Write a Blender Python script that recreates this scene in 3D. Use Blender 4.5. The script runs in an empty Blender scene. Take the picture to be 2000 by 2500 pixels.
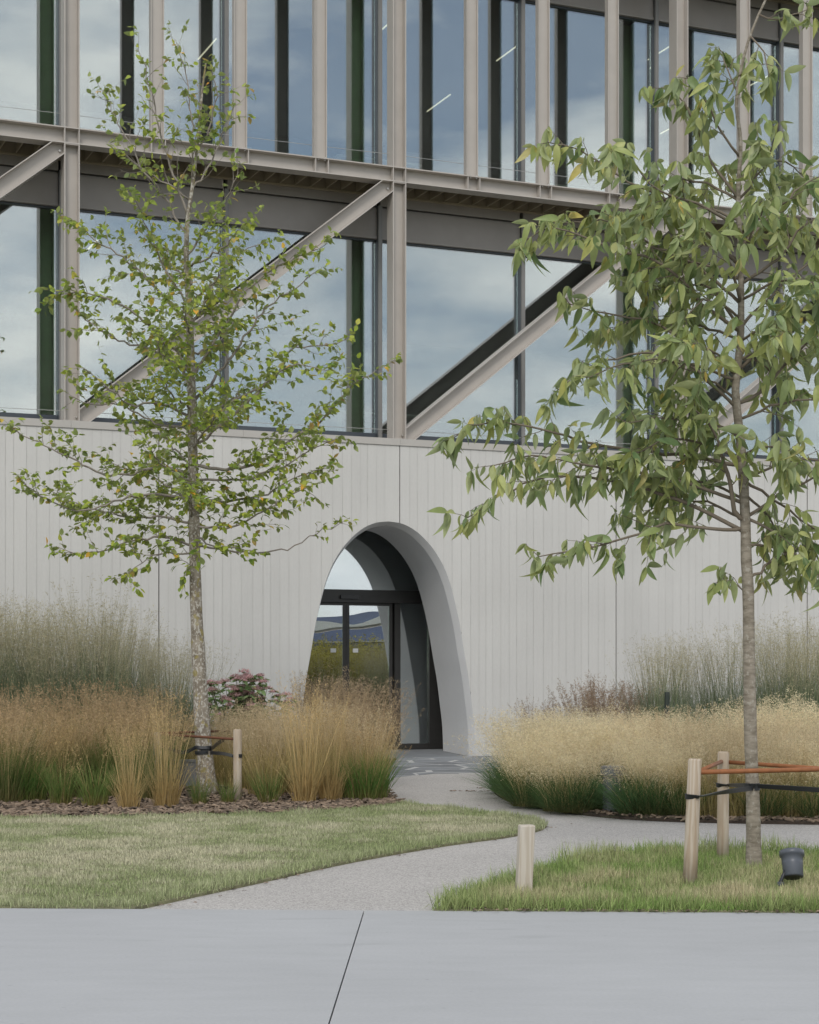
import bpy, math
import numpy as np
from mathutils import Vector, Matrix

# ------------------------------------------------------------------ camera, sky, sun, exposure
SC = bpy.context.scene
COL = SC.collection
EYE = 1.45          # camera height in metres
FPX = 4300.0        # focal length in pixels of a 2000 px wide picture
HORIZON = 1635.0    # row of the horizon in that picture
cam = bpy.data.cameras.new('camera')
cam.sensor_fit = 'HORIZONTAL'; cam.sensor_width = 36.0
cam.lens = 36.0 * FPX / 2000.0
cam.shift_y = (HORIZON - 1250.0) / 2000.0
cam.clip_start = 0.1; cam.clip_end = 3000.0
cam_ob = bpy.data.objects.new('camera', cam); COL.objects.link(cam_ob)
cam_ob.location = (0, 0, EYE); cam_ob.rotation_euler = (math.radians(90), 0, 0)
SC.camera = cam_ob

SUN_ELEV, SUN_AZ = math.radians(40), math.radians(188)   # azimuth clockwise from +Y (view direction)
world = bpy.data.worlds.new('World'); SC.world = world; world.use_nodes = True
wn, wl = world.node_tree.nodes, world.node_tree.links
wn.clear()
w_out = wn.new('ShaderNodeOutputWorld'); w_bg = wn.new('ShaderNodeBackground')
w_sky = wn.new('ShaderNodeTexSky'); w_sky.sky_type = 'NISHITA'; w_sky.sun_disc = False
w_sky.sun_elevation = SUN_ELEV; w_sky.sun_rotation = SUN_AZ
w_sky.air_density = 1.0; w_sky.dust_density = 0.25; w_sky.ozone_density = 2.0
w_tc = wn.new('ShaderNodeTexCoord')
w_map = wn.new('ShaderNodeMapping'); w_map.inputs['Scale'].default_value = (1.0, 1.0, 2.6)
w_map.inputs['Location'].default_value = (17.97, 12.93, 4.84)
w_noise = wn.new('ShaderNodeTexNoise'); w_noise.inputs['Scale'].default_value = 2.6
w_noise.inputs['Detail'].default_value = 9; w_noise.inputs['Roughness'].default_value = 0.55
w_ramp = wn.new('ShaderNodeValToRGB')
w_ramp.color_ramp.elements[0].position = 0.40; w_ramp.color_ramp.elements[1].position = 0.53
w_ramp.color_ramp.elements[0].color = (0.22, 0.22, 0.22, 1)
w_n2 = wn.new('ShaderNodeTexNoise'); w_n2.inputs['Scale'].default_value = 5.0; w_n2.inputs['Detail'].default_value = 6
w_cc = wn.new('ShaderNodeValToRGB')
w_cc.color_ramp.elements[0].position = 0.3; w_cc.color_ramp.elements[1].position = 0.7
w_cc.color_ramp.elements[0].color = (8.3, 9.0, 9.8, 1); w_cc.color_ramp.elements[1].color = (16.0, 15.8, 15.4, 1)
w_mix = wn.new('ShaderNodeMixRGB')
wl.new(w_tc.outputs['Generated'], w_map.inputs['Vector'])
wl.new(w_map.outputs['Vector'], w_noise.inputs['Vector']); wl.new(w_map.outputs['Vector'], w_n2.inputs['Vector'])
wl.new(w_noise.outputs['Fac'], w_ramp.inputs['Fac']); wl.new(w_n2.outputs['Fac'], w_cc.inputs['Fac'])
wl.new(w_ramp.outputs['Color'], w_mix.inputs['Fac'])
wl.new(w_sky.outputs['Color'], w_mix.inputs['Color1']); wl.new(w_cc.outputs['Color'], w_mix.inputs['Color2'])
wl.new(w_mix.outputs['Color'], w_bg.inputs['Color']); w_bg.inputs['Strength'].default_value = 0.1
wl.new(w_bg.outputs['Background'], w_out.inputs['Surface'])

sun = bpy.data.lights.new('sun', 'SUN'); sun.energy = 1.5; sun.angle = math.radians(18); sun.color = (1.0, 0.95, 0.88)
sun_ob = bpy.data.objects.new('sun', sun); COL.objects.link(sun_ob)
sd = Vector((math.sin(SUN_AZ) * math.cos(SUN_ELEV), math.cos(SUN_AZ) * math.cos(SUN_ELEV), math.sin(SUN_ELEV)))
sun_ob.rotation_euler = (-sd).to_track_quat('-Z', 'Y').to_euler(); sun_ob.location = sd * 60

SC.view_settings.view_transform = 'Standard'; SC.view_settings.look = 'None'
SC.view_settings.exposure = -0.05; SC.view_settings.gamma = 1.0
SC.render.engine = 'CYCLES'
SC.cycles.max_bounces = 8; SC.cycles.transparent_max_bounces = 16
SC.cycles.use_denoising = True

# ------------------------------------------------------------------ helpers
RNG = np.random.default_rng(7)

def G(x, y, z=0.0):
    """the point at height z under a picture position (2000 px wide picture)"""
    d = FPX * (EYE - z) / (y - HORIZON)
    return ((x - 1000.0) / FPX * d, d, z)

def W(x, y, d):
    """the point at distance d under a picture position"""
    return np.array([(x - 1000.0) / FPX * d, d, EYE - (y - HORIZON) / FPX * d])

class MB:
    """collects shapes and links them as one mesh object"""
    def __init__(self): self.v = []; self.f = []; self.m = []
    def add(self, vs, fs, mi=0):
        o = len(self.v); self.v += [tuple(p) for p in vs]
        self.f += [tuple(i + o for i in f) for f in fs]; self.m += [mi] * len(fs); return self
    def box(self, x0, x1, y0, y1, z0, z1, mi=0):
        vs = [(x, y, z) for z in (z0, z1) for y in (y0, y1) for x in (x0, x1)]
        return self.add(vs, [(0, 2, 3, 1), (4, 5, 7, 6), (0, 1, 5, 4), (2, 6, 7, 3), (0, 4, 6, 2), (1, 3, 7, 5)], mi)
    def prism_xz(self, poly, y0, y1, mi=0):
        n = len(poly)
        vs = [(p[0], y0, p[1]) for p in poly] + [(p[0], y1, p[1]) for p in poly]
        return self.add(vs, [tuple(range(n)), tuple(range(2 * n - 1, n - 1, -1))] + [(i, n + i, n + (i + 1) % n, (i + 1) % n) for i in range(n)], mi)
    def prism_xy(self, poly, z0, z1, mi=0, inset=0.0):
        n = len(poly); cx = sum(p[0] for p in poly) / n; cy = sum(p[1] for p in poly) / n
        top = [(p[0] + (cx - p[0]) * inset, p[1] + (cy - p[1]) * inset, z1) for p in poly]
        vs = [(p[0], p[1], z0) for p in poly] + top
        return self.add(vs, [tuple(range(n - 1, -1, -1)), tuple(range(n, 2 * n))] + [(i, (i + 1) % n, n + (i + 1) % n, n + i) for i in range(n)], mi)
    def tube(self, pts, rad, n=8, caps=True, mi=0):
        vs, fs = tube_np(np.asarray(pts, float), rad, n, caps)
        return self.add(vs.tolist(), fs, mi)
    def lathe(self, prof, n=24, mi=0):
        vs = []; fs = []
        for r, z in prof:
            for i in range(n):
                a = 2 * math.pi * i / n; vs.append((r * math.cos(a), r * math.sin(a), z))
        for k in range(len(prof) - 1):
            for i in range(n):
                j = (i + 1) % n; fs.append((k * n + i, k * n + j, (k + 1) * n + j, (k + 1) * n + i))
        fs.append(tuple(range(n - 1, -1, -1))); fs.append(tuple(range((len(prof) - 1) * n, len(prof) * n)))
        return self.add(vs, fs, mi)
    def build(self, name, mats, parent=None, smooth=False):
        me = bpy.data.meshes.new(name); me.from_pydata(self.v, [], self.f)
        mats = mats if isinstance(mats, (list, tuple)) else [mats]
        for m in mats: me.materials.append(m)
        if len(mats) > 1: me.polygons.foreach_set('material_index', self.m)
        if smooth: me.polygons.foreach_set('use_smooth', [True] * len(self.f))
        me.update()
        return link(name, me, parent)

def link(name, me, parent=None):
    o = bpy.data.objects.new(name, me); COL.objects.link(o)
    if parent is not None: o.parent = parent
    return o

def tag(o, label=None, cat=None, group=None, kind=None):
    if label: o['label'] = label
    if cat: o['category'] = cat
    if group: o['group'] = group
    if kind: o['kind'] = kind
    return o

def empty(name, loc=(0, 0, 0), rz=0.0, **kw):
    o = bpy.data.objects.new(name, None); COL.objects.link(o)
    o.location = loc; o.rotation_euler = (0, 0, rz); o.empty_display_size = 0.2
    return tag(o, **kw)

def tube_np(P, rad, n=8, caps=True):
    k = len(P); rad = np.broadcast_to(np.asarray(rad, float), (k,))
    T = np.gradient(P, axis=0); T /= np.linalg.norm(T, axis=1)[:, None] + 1e-9
    ref = np.array([0.0, 1.0, 0.0]) if abs(T[0][1]) < 0.9 else np.array([1.0, 0.0, 0.0])
    vs = np.zeros((k, n, 3)); a = np.arange(n) * 2 * math.pi / n
    for i in range(k):
        x = np.cross(T[i], ref); x /= np.linalg.norm(x) + 1e-9; y = np.cross(x, T[i]); ref = y
        vs[i] = P[i] + rad[i] * (np.cos(a)[:, None] * x + np.sin(a)[:, None] * y)
    fs = [(r * n + i, r * n + (i + 1) % n, (r + 1) * n + (i + 1) % n, (r + 1) * n + i) for r in range(k - 1) for i in range(n)]
    if caps: fs += [tuple(range(n - 1, -1, -1)), tuple(range((k - 1) * n, k * n))]
    return vs.reshape(-1, 3), fs

def smooth_line(P, step):
    """Catmull-Rom through P, resampled about every step"""
    P = np.asarray(P, float); Q = np.vstack([2 * P[0] - P[1], P, 2 * P[-1] - P[-2]]); out = []
    for i in range(1, len(Q) - 2):
        m = max(2, int(np.linalg.norm(Q[i + 1] - Q[i]) / step))
        t = np.linspace(0, 1, m, endpoint=False)[:, None]
        out.append(0.5 * (2 * Q[i] + (Q[i + 1] - Q[i - 1]) * t + (2 * Q[i - 1] - 5 * Q[i] + 4 * Q[i + 1] - Q[i + 2]) * t ** 2 + (3 * Q[i] - Q[i - 1] - 3 * Q[i + 1] + Q[i + 2]) * t ** 3))
    return np.vstack(out + [P[-1:]])

def fast_mesh(name, verts, faces, mat, col=None, smooth=False):
    """verts (n,3), faces (m,k) of one size, col (n,3) linear colours"""
    me = bpy.data.meshes.new(name); verts = np.ascontiguousarray(verts, np.float32); faces = np.ascontiguousarray(faces, np.int32)
    m, k = faces.shape
    me.vertices.add(len(verts)); me.vertices.foreach_set('co', verts.ravel())
    me.loops.add(m * k); me.loops.foreach_set('vertex_index', faces.ravel())
    me.polygons.add(m); me.polygons.foreach_set('loop_start', np.arange(0, m * k, k, dtype=np.int32))
    me.polygons.foreach_set('loop_total', np.full(m, k, np.int32))
    if smooth: me.polygons.foreach_set('use_smooth', np.ones(m, bool))
    me.materials.append(mat); me.update(calc_edges=True)
    if col is not None:
        at = me.attributes.new('plant_colour', 'FLOAT_COLOR', 'POINT')
        c4 = np.ones((len(verts), 4), np.float32); c4[:, :3] = col; at.data.foreach_set('color', c4.ravel())
    return me

# ------------------------------------------------------------------ materials
def new_mat(name):
    m = bpy.data.materials.new(name); m.use_nodes = True
    n, l = m.node_tree.nodes, m.node_tree.links
    return m, n, l, n['Principled BSDF']

def mat_plain(name, col, rough=0.6, metal=0.0, var=0.08, scale=6.0, bump=0.0, spec=0.5, stretch=(1, 1, 1), bscale=None):
    m, n, l, b = new_mat(name)
    tc = n.new('ShaderNodeTexCoord'); mp = n.new('ShaderNodeMapping'); mp.inputs['Scale'].default_value = stretch
    nz = n.new('ShaderNodeTexNoise'); nz.inputs['Scale'].default_value = scale; nz.inputs['Detail'].default_value = 7; nz.inputs['Roughness'].default_value = 0.62
    rp = n.new('ShaderNodeValToRGB'); rp.color_ramp.elements[0].position = 0.3; rp.color_ramp.elements[1].position = 0.7
    rp.color_ramp.elements[0].color = (*[c * (1 - var) for c in col], 1); rp.color_ramp.elements[1].color = (*[min(1, c * (1 + var)) for c in col], 1)
    l.new(tc.outputs['Object'], mp.inputs['Vector']); l.new(mp.outputs['Vector'], nz.inputs['Vector'])
    l.new(nz.outputs['Fac'], rp.inputs['Fac']); l.new(rp.outputs['Color'], b.inputs['Base Color'])
    b.inputs['Roughness'].default_value = rough; b.inputs['Metallic'].default_value = metal; b.inputs['Specular IOR Level'].default_value = spec
    if bump:
        bz = n.new('ShaderNodeTexNoise'); bz.inputs['Scale'].default_value = bscale or scale * 8; bz.inputs['Detail'].default_value = 5
        bp = n.new('ShaderNodeBump'); bp.inputs['Strength'].default_value = bump; bp.inputs['Distance'].default_value = 0.01
        l.new(mp.outputs['Vector'], bz.inputs['Vector']); l.new(bz.outputs['Fac'], bp.inputs['Height']); l.new(bp.outputs['Normal'], b.inputs['Normal'])
    return m

def mat_concrete_board():
    m, n, l, b = new_mat('board_marked_concrete')
    tc = n.new('ShaderNodeTexCoord')
    def noise(scale, stretch, detail=6):
        mp = n.new('ShaderNodeMapping'); mp.inputs['Scale'].default_value = stretch
        nz = n.new('ShaderNodeTexNoise'); nz.inputs['Scale'].default_value = scale; nz.inputs['Detail'].default_value = detail
        l.new(tc.outputs['Object'], mp.inputs['Vector']); l.new(mp.outputs['Vector'], nz.inputs['Vector']); return nz
    at = n.new('ShaderNodeAttribute'); at.attribute_name = 'board_tone'
    a = noise(0.6, (1, 1, 1)); g = noise(9, (5, 5, 0.22), 8); f = noise(60, (1, 1, 0.25), 4)
    def mr(sock, lo, hi):
        q = n.new('ShaderNodeMapRange'); q.inputs['From Min'].default_value = 0.3; q.inputs['From Max'].default_value = 0.7
        q.inputs['To Min'].default_value = lo; q.inputs['To Max'].default_value = hi; l.new(sock, q.inputs['Value']); return q.outputs['Result']
    def mul(x, y):
        q = n.new('ShaderNodeMath'); q.operation = 'MULTIPLY'; l.new(x, q.inputs[0]); l.new(y, q.inputs[1]); return q.outputs[0]
    k = mul(mul(mr(a.outputs['Fac'], 0.95, 1.05), mr(g.outputs['Fac'], 0.982, 1.016)), mul(mr(f.outputs['Fac'], 0.975, 1.02), at.outputs['Fac']))
    vm = n.new('ShaderNodeVectorMath'); vm.operation = 'SCALE'; vm.inputs[0].default_value = (0.56, 0.552, 0.53)
    l.new(k, vm.inputs['Scale']); l.new(vm.outputs['Vector'], b.inputs['Base Color'])
    b.inputs['Roughness'].default_value = 0.85; b.inputs['Specular IOR Level'].default_value = 0.25
    bp = n.new('ShaderNodeBump'); bp.inputs['Strength'].default_value = 0.10; bp.inputs['Distance'].default_value = 0.003
    l.new(g.outputs['Fac'], bp.inputs['Height']); l.new(bp.outputs['Normal'], b.inputs['Normal'])
    return m

def mat_glass(name, refl, tint=(0.62, 0.72, 0.68), wave=0.0):
    m, n, l, b = new_mat(name); n.remove(b); out = n['Material Output']
    tr = n.new('ShaderNodeBsdfTransparent'); tr.inputs['Color'].default_value = (*tint, 1)
    gl = n.new('ShaderNodeBsdfGlossy'); gl.inputs['Roughness'].default_value = 0.0; gl.inputs['Color'].default_value = (0.95, 0.98, 1.0, 1)
    fr = n.new('ShaderNodeFresnel'); fr.inputs['IOR'].default_value = 1.5
    ad = n.new('ShaderNodeMath'); ad.operation = 'ADD'; ad.inputs[1].default_value = refl; ad.use_clamp = True
    mx = n.new('ShaderNodeMixShader')
    l.new(fr.outputs['Fac'], ad.inputs[0]); l.new(ad.outputs[0], mx.inputs['Fac'])
    l.new(tr.outputs[0], mx.inputs[1]); l.new(gl.outputs[0], mx.inputs[2]); l.new(mx.outputs[0], out.inputs['Surface'])
    if wave:
        tc = n.new('ShaderNodeTexCoord'); nz = n.new('ShaderNodeTexNoise'); nz.inputs['Scale'].default_value = 1.1; nz.inputs['Detail'].default_value = 1
        bp = n.new('ShaderNodeBump'); bp.inputs['Strength'].default_value = wave; bp.inputs['Distance'].default_value = 0.01
        l.new(tc.outputs['Object'], nz.inputs['Vector']); l.new(nz.outputs['Fac'], bp.inputs['Height']); l.new(bp.outputs['Normal'], gl.inputs['Normal'])
    return m

def mat_emit(name, col, s):
    m, n, l, b = new_mat(name)
    b.inputs['Base Color'].default_value = (0.8, 0.8, 0.8, 1); b.inputs['Emission Color'].default_value = (*col, 1); b.inputs['Emission Strength'].default_value = s
    return m

def mat_plant(name, trans=0.42, rough=0.6, objvar=0.12):
    m, n, l, b = new_mat(name); out = n['Material Output']
    at = n.new('ShaderNodeAttribute'); at.attribute_name = 'plant_colour'
    oi = n.new('ShaderNodeObjectInfo'); mr = n.new('ShaderNodeMapRange'); mr.inputs['To Min'].default_value = 1 - objvar; mr.inputs['To Max'].default_value = 1 + objvar
    vm = n.new('ShaderNodeVectorMath'); vm.operation = 'SCALE'
    l.new(oi.outputs['Random'], mr.inputs['Value']); l.new(at.outputs['Color'], vm.inputs[0]); l.new(mr.outputs['Result'], vm.inputs['Scale'])
    l.new(vm.outputs['Vector'], b.inputs['Base Color']); b.inputs['Roughness'].default_value = rough; b.inputs['Specular IOR Level'].default_value = 0.25
    tl = n.new('ShaderNodeBsdfTranslucent'); l.new(vm.outputs['Vector'], tl.inputs['Color'])
    mx = n.new('ShaderNodeMixShader'); mx.inputs['Fac'].default_value = trans
    l.new(b.outputs[0], mx.inputs[1]); l.new(tl.outputs[0], mx.inputs[2]); l.new(mx.outputs[0], out.inputs['Surface'])
    return m

def mat_leaf(name, cols, rough=0.5, trans=0.3):
    """colour picked per leaf: the leaf number of a joined crown, or the object's own number"""
    m, n, l, b = new_mat(name); out = n['Material Output']
    at = n.new('ShaderNodeAttribute'); at.attribute_name = 'plant_colour'
    oi = n.new('ShaderNodeObjectInfo'); ad = n.new('ShaderNodeMath'); ad.operation = 'ADD'; fr = n.new('ShaderNodeMath'); fr.operation = 'FRACT'
    l.new(at.outputs['Fac'], ad.inputs[0]); l.new(oi.outputs['Random'], ad.inputs[1]); l.new(ad.outputs[0], fr.inputs[0])
    rp = n.new('ShaderNodeValToRGB'); e = rp.color_ramp.elements
    for i, (p, c) in enumerate(cols):
        q = e[i] if i < 2 else e.new(p)
        q.position = p; q.color = (*c, 1)
    l.new(fr.outputs[0], rp.inputs['Fac'])
    ge = n.new('ShaderNodeNewGeometry'); un = n.new('ShaderNodeMixRGB'); un.inputs['Color2'].default_value = (0.30, 0.34, 0.19, 1); um = n.new('ShaderNodeMath'); um.operation = 'MULTIPLY'; um.inputs[1].default_value = 0.5
    l.new(ge.outputs['Backfacing'], um.inputs[0]); l.new(um.outputs[0], un.inputs['Fac']); l.new(rp.outputs['Color'], un.inputs['Color1'])
    tc = n.new('ShaderNodeTexCoord'); nz = n.new('ShaderNodeTexNoise'); nz.inputs['Scale'].default_value = 25
    mr = n.new('ShaderNodeMapRange'); mr.inputs['To Min'].default_value = 0.8; mr.inputs['To Max'].default_value = 1.2
    vm = n.new('ShaderNodeVectorMath'); vm.operation = 'SCALE'
    l.new(tc.outputs['Object'], nz.inputs['Vector']); l.new(nz.outputs['Fac'], mr.inputs['Value']); l.new(un.outputs['Color'], vm.inputs[0]); l.new(mr.outputs['Result'], vm.inputs['Scale'])
    l.new(vm.outputs['Vector'], b.inputs['Base Color']); b.inputs['Roughness'].default_value = rough; b.inputs['Specular IOR Level'].default_value = 0.4
    tl = n.new('ShaderNodeBsdfTranslucent'); l.new(vm.outputs['Vector'], tl.inputs['Color'])
    mx = n.new('ShaderNodeMixShader'); mx.inputs['Fac'].default_value = trans
    l.new(b.outputs[0], mx.inputs[1]); l.new(tl.outputs[0], mx.inputs[2]); l.new(mx.outputs[0], out.inputs['Surface'])
    return m

def mat_speckle(name, a, c, scale, bump=0.4, big=0.06):
    """exposed aggregate: small pebbles of differing tone in a pale matrix"""
    m, n, l, b = new_mat(name); tc = n.new('ShaderNodeTexCoord')
    vo = n.new('ShaderNodeTexVoronoi'); vo.inputs['Scale'].default_value = scale
    wn_ = n.new('ShaderNodeSeparateColor'); l.new(tc.outputs['Object'], vo.inputs['Vector']); l.new(vo.outputs['Color'], wn_.inputs['Color'])
    rp = n.new('ShaderNodeValToRGB'); rp.color_ramp.elements[0].color = (*a, 1); rp.color_ramp.elements[1].color = (*c, 1)
    rp.color_ramp.elements[0].position = 0.05; rp.color_ramp.elements[1].position = 0.8
    l.new(wn_.outputs['Red'], rp.inputs['Fac'])
    nz = n.new('ShaderNodeTexNoise'); nz.inputs['Scale'].default_value = 0.9; nz.inputs['Detail'].default_value = 8
    mr = n.new('ShaderNodeMapRange'); mr.inputs['From Min'].default_value = 0.3; mr.inputs['From Max'].default_value = 0.7; mr.inputs['To Min'].default_value = 1 - big; mr.inputs['To Max'].default_value = 1 + big
    vm = n.new('ShaderNodeVectorMath'); vm.operation = 'SCALE'
    l.new(tc.outputs['Object'], nz.inputs['Vector']); l.new(nz.outputs['Fac'], mr.inputs['Value']); l.new(rp.outputs['Color'], vm.inputs[0]); l.new(mr.outputs['Result'], vm.inputs['Scale'])
    l.new(vm.outputs['Vector'], b.inputs['Base Color']); b.inputs['Roughness'].default_value = 0.85; b.inputs['Specular IOR Level'].default_value = 0.3
    bp = n.new('ShaderNodeBump'); bp.inputs['Strength'].default_value = bump; bp.inputs['Distance'].default_value = 0.004; bp.invert = True
    l.new(vo.outputs['Distance'], bp.inputs['Height']); l.new(bp.outputs['Normal'], b.inputs['Normal'])
    return m

def mat_bark(name, base, dark, spots, spot_amount, ring=True):
    m, n, l, b = new_mat(name); tc = n.new('ShaderNodeTexCoord')
    def noise(scale, st, d=6):
        mp = n.new('ShaderNodeMapping'); mp.inputs['Scale'].default_value = st; nz = n.new('ShaderNodeTexNoise'); nz.inputs['Scale'].default_value = scale; nz.inputs['Detail'].default_value = d
        l.new(tc.outputs['Object'], mp.inputs['Vector']); l.new(mp.outputs['Vector'], nz.inputs['Vector']); return nz
    a = noise(14, (1, 1, 3.0 if ring else 0.5)); r1 = n.new('ShaderNodeValToRGB')
    r1.color_ramp.elements[0].position = 0.32; r1.color_ramp.elements[1].position = 0.62
    r1.color_ramp.elements[0].color = (*dark, 1); r1.color_ramp.elements[1].color = (*base, 1); l.new(a.outputs['Fac'], r1.inputs['Fac'])
    prev = r1.outputs['Color']
    for (c, sc, th) in spots:
        z = noise(sc, (1, 1, 0.8), 5); r2 = n.new('ShaderNodeValToRGB'); r2.color_ramp.elements[0].position = th; r2.color_ramp.elements[1].position = th + 0.06
        l.new(z.outputs['Fac'], r2.inputs['Fac']); mx = n.new('ShaderNodeMixRGB'); mx.inputs['Color2'].default_value = (*c, 1)
        mu = n.new('ShaderNodeMath'); mu.operation = 'MULTIPLY'; mu.inputs[1].default_value = spot_amount
        l.new(r2.outputs['Color'], mu.inputs[0]); l.new(mu.outputs[0], mx.inputs['Fac']); l.new(prev, mx.inputs['Color1']); prev = mx.outputs['Color']
    l.new(prev, b.inputs['Base Color']); b.inputs['Roughness'].default_value = 0.85; b.inputs['Specular IOR Level'].default_value = 0.2
    bp = n.new('ShaderNodeBump'); bp.inputs['Strength'].default_value = 0.6; bp.inputs['Distance'].default_value = 0.006
    l.new(a.outputs['Fac'], bp.inputs['Height']); l.new(bp.outputs['Normal'], b.inputs['Normal'])
    return m

def mat_wood(name, light, dark):
    m, n, l, b = new_mat(name); tc = n.new('ShaderNodeTexCoord')
    mp = n.new('ShaderNodeMapping'); mp.inputs['Scale'].default_value = (1, 1, 0.1)
    wv = n.new('ShaderNodeTexWave'); wv.wave_type = 'RINGS'; wv.rings_direction = 'Z'; wv.inputs['Scale'].default_value = 20; wv.inputs['Distortion'].default_value = 7; wv.inputs['Detail'].default_value = 3
    nz = n.new('ShaderNodeTexNoise'); nz.inputs['Scale'].default_value = 12; nz.inputs['Detail'].default_value = 6
    l.new(tc.outputs['Object'], mp.inputs['Vector']); l.new(mp.outputs['Vector'], wv.inputs['Vector']); l.new(mp.outputs['Vector'], nz.inputs['Vector'])
    ad = n.new('ShaderNodeMath'); ad.operation = 'MULTIPLY'; l.new(wv.outputs['Fac'], ad.inputs[0]); l.new(nz.outputs['Fac'], ad.inputs[1])
    rp = n.new('ShaderNodeValToRGB'); rp.color_ramp.elements[0].position = 0.0; rp.color_ramp.elements[1].position = 0.5
    rp.color_ramp.elements[0].color = (*light, 1); rp.color_ramp.elements[1].color = (*dark, 1)
    l.new(ad.outputs[0], rp.inputs['Fac']); l.new(rp.outputs['Color'], b.inputs['Base Color']); b.inputs['Roughness'].default_value = 0.8; b.inputs['Specular IOR Level'].default_value = 0.2
    bp = n.new('ShaderNodeBump'); bp.inputs['Strength'].default_value = 0.3; bp.inputs['Distance'].default_value = 0.003
    l.new(ad.outputs[0], bp.inputs['Height']); l.new(bp.outputs['Normal'], b.inputs['Normal'])
    return m

def mat_slab():
    m, n, l, b = new_mat('brushed_concrete'); tc = n.new('ShaderNodeTexCoord')
    def noise(scale, st=(1, 1, 1), d=6):
        mp = n.new('ShaderNodeMapping'); mp.inputs['Scale'].default_value = st; z = n.new('ShaderNodeTexNoise'); z.inputs['Scale'].default_value = scale; z.inputs['Detail'].default_value = d
        l.new(tc.outputs['Object'], mp.inputs['Vector']); l.new(mp.outputs['Vector'], z.inputs['Vector']); return z.outputs['Fac']
    def mr(sock, f0, f1, t0, t1):
        q = n.new('ShaderNodeMapRange'); q.inputs['From Min'].default_value = f0; q.inputs['From Max'].default_value = f1; q.inputs['To Min'].default_value = t0; q.inputs['To Max'].default_value = t1
        l.new(sock, q.inputs['Value']); return q.outputs['Result']
    def mul(x, y):
        q = n.new('ShaderNodeMath'); q.operation = 'MULTIPLY'; l.new(x, q.inputs[0]); l.new(y, q.inputs[1]); return q.outputs[0]
    vo = n.new('ShaderNodeTexVoronoi'); vo.inputs['Scale'].default_value = 5.5; l.new(tc.outputs['Object'], vo.inputs['Vector'])
    vs_ = n.new('ShaderNodeTexVoronoi'); vs_.inputs['Scale'].default_value = 1.1; l.new(tc.outputs['Object'], vs_.inputs['Vector'])
    k = mul(mr(noise(0.7), 0.3, 0.7, 0.955, 1.04), mr(noise(7, (0.35, 1.2, 1), 8), 0.3, 0.7, 0.97, 1.025))
    k = mul(k, mr(noise(55, (1, 1, 1), 3), 0.3, 0.7, 0.965, 1.03))
    k = mul(k, mr(vo.outputs['Distance'], 0.03, 0.07, 0.86, 1.0))          # specks of grit
    k = mul(k, mr(noise(2.3, (0.5, 2.0, 1), 2), 0.64, 0.72, 1.0, 0.93))       # scuffs
    vm = n.new('ShaderNodeVectorMath'); vm.operation = 'SCALE'; vm.inputs[0].default_value = (0.374, 0.380, 0.390); l.new(k, vm.inputs['Scale']); l.new(vm.outputs['Vector'], b.inputs['Base Color'])
    b.inputs['Roughness'].default_value = 0.8; b.inputs['Specular IOR Level'].default_value = 0.3
    bp = n.new('ShaderNodeBump'); bp.inputs['Strength'].default_value = 0.15; bp.inputs['Distance'].default_value = 0.002; l.new(noise(140, (0.4, 1, 1), 4), bp.inputs['Height']); l.new(bp.outputs['Normal'], b.inputs['Normal'])
    return m

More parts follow.
